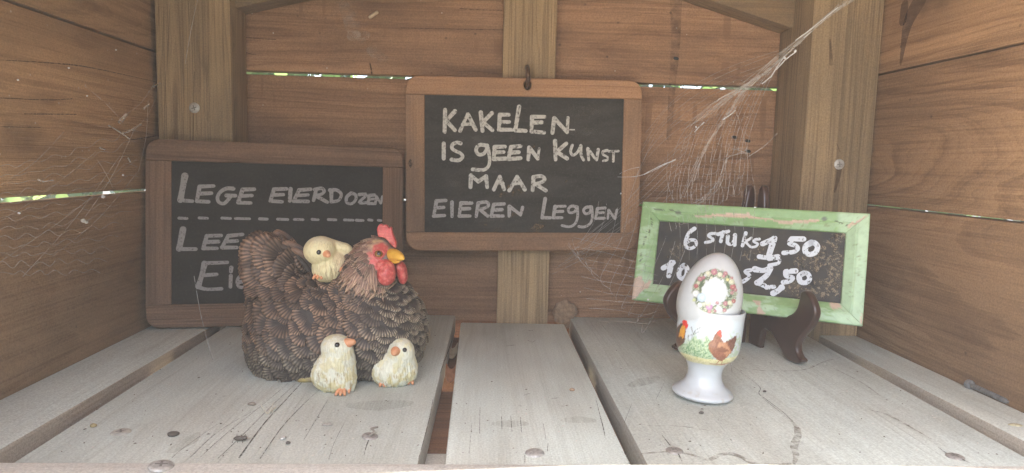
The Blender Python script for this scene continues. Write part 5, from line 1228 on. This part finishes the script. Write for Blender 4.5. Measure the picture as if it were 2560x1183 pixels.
crumb('grit_grain', 1912, 981, .0018, (.12, .10, .09), 'dark grain beside the thin crack right of the egg cup', 'grit')
crumb('dust_crumb', 628, 1014, .0030, (.33, .28, .22), 'small speckled crumb left of the dry grass blade', 'crumb', sq=(1.1, .5, .4))
crumb('bird_dropping', 2536, 1066, .0042, (.50, .46, .30), 'yellowish spot on the right floor plank near the frame edge', 'dropping', sq=(1.4, .6, .25))
# dead insect
io = fl(598, 1096, .002); ins = MB(); b = Blob(.001); b.ell(io, (.0034, .0018, .0016)); b.ell(io+[.0036, 0, .0003], (.0016, .0014, .0013)); V, F = b.mesh(.0005); ins.add(V, F)
for k in range(6):
    sx = -.0015+.0018*(k % 3); sy = -1 if k < 3 else 1
    tube(ins, [io+[sx, sy*.0010, 0], io+[sx+.0009*(k % 3-1), sy*.0027, .0014], io+[sx+.0014*(k % 3-1), sy*.0040, -.0014]], .00018, 5)
item('', 'dead insect with spread legs on the cracked floor board', 'insect', ins.build('dead_insect', plain('insect_shell', (.11, .095, .08), .5, nscale=300., noise=.4), origin=io))
# splinter hooked behind the floor screw
mb = MB(); tube(mb, spline2([fl(924, 1090, .0015), fl(935, 1078, .004), fl(928, 1072, .006), fl(944, 1068, .005)], 5, False), .0007, 6)
item('', 'thin grey splinter caught behind the screw in front of the chicks', 'splinter', mb.build('splinter', plain('grey_splinter', (.30, .27, .23), .8, nscale=200., noise=.3), origin=fl(935, 1078)))
mb = MB(); tube(mb, spline2([fl(1712, 892, .0012), fl(1718, 903, .003), fl(1724, 908, .001)], 5, False), [.0003]*11, 6)
item('', 'tiny pale husk on the floor behind the egg cup at its left', 'husk', mb.build('husk', plain('pale_husk', (.5, .47, .42), .7), origin=fl(1715, 895)))
# pale twig on the back wall
p, q = at(923, 45, WB-.0022), at(945, 30, WB-.0026); mb = MB(); tube(mb, spline2([p, (p+q)/2+[0, -.0012, 0], q], 5, False), [.0014, .0020, .0021, .0021, .0021, .0021, .0021, .0021, .0021, .0020, .0016], 8)
item('', 'pale twig-like insect case stuck to the top back plank', 'insect case', mb.build('insect_case', plain('pale_case', (.55, .43, .30), .8, nscale=300., noise=.25, bump=.3), origin=p))
# mud nest at the foot of the back wall
mo = at(1412, 782, WB-.006); b = Blob(.004)
for dx, dz, r in ((0, 0, .0085), (.007, .006, .006), (-.006, .006, .0065), (.004, -.007, .007), (-.006, -.008, .0065), (.011, .001, .0045), (0, .011, .005), (-.010, .000, .0045), (.001, -.014, .006)):
    b.ell(mo+[dx, RNG.normal()*.001, dz], (r, r*.8, r))
V, F = b.mesh(.0009); V = V+b.g(V)*((fbm(V*600, 5, 3)-.5)*.0016)[:, None]; mb = MB(); mb.add(V, F)
item('', 'lumpy tan clump of mud stuck to the foot of the back wall', 'mud clump', mb.build('mud_clump', plain('tan_mud', (.30, .20, .12), .9, nscale=300., col2=(.19, .125, .08), bump=.8), origin=mo))
# dry leaves fallen into the gap between the floor boards
for i, (x, y, lab) in enumerate([(1128, 935, 'reddish dry leaf curl rising from the floor gap beside the right chick'), (1131, 875, 'pale dry leaf scrap in the floor gap nearest the back wall')]):
    o = fl(x, y, -.014); mb = MB(); t = np.linspace(-1, 1, 9)
    V = [o+np.array([.005*a, .010*b+.002*a, .006*a*a+.004*math.sin(2*b+i)-(.0035 if i else .002)]) for b in t for a in np.linspace(-1, 1, 5)*1.0]
    F = [(r*5+c, r*5+c+1, (r+1)*5+c+1, (r+1)*5+c) for r in range(8) for c in range(4)]; mb.add(np.array(V), F)
    ob = mb.build('dry_leaf', plain('dry_leaf_%s' % ('pale' if i else 'red'), (.46, .36, .24) if i else (.42, .20, .10), .7, nscale=200., noise=.35), origin=o); tag(ob, lab, 'dry leaf')
    sm_ = ob.modifiers.new('thickness', 'SOLIDIFY'); sm_.thickness = 0.0004
# dust and fine crumbs all over the floor: uncountable
mb = MB(); n = 420; 
for k in range(n):
    px_, py_ = RNG.uniform(30, 2530), 830+310*RNG.random()**.8; p = fl(px_, py_, .0004)
    if not (-.28 < p[0] < .355) or p[1] < .385 or p[1] > .74 or -.036 < p[0] < -.016 or .092 < p[0] < .112 or -.274 > p[0]: continue
    r = RNG.uniform(.00025, .0008); a = RNG.random()*pi; u = np.array([cos(a), sin(a), 0])*r*RNG.uniform(1, 2.2); w_ = np.array([-sin(a), cos(a), 0])*r*.7; h = np.array([0, 0, r*.8])
    V = [p-u, p-w_, p+u, p+w_, p+h]; mb.add(V, [(0, 1, 4), (1, 2, 4), (2, 3, 4), (3, 0, 4)], 0 if RNG.random() < .55 else 1)
tag(mb.build('floor_crumbs', [plain('dark_crumb', (.14, .12, .10), .9), plain('light_crumb', (.60, .57, .52), .9)], smooth=False), kind='stuff')
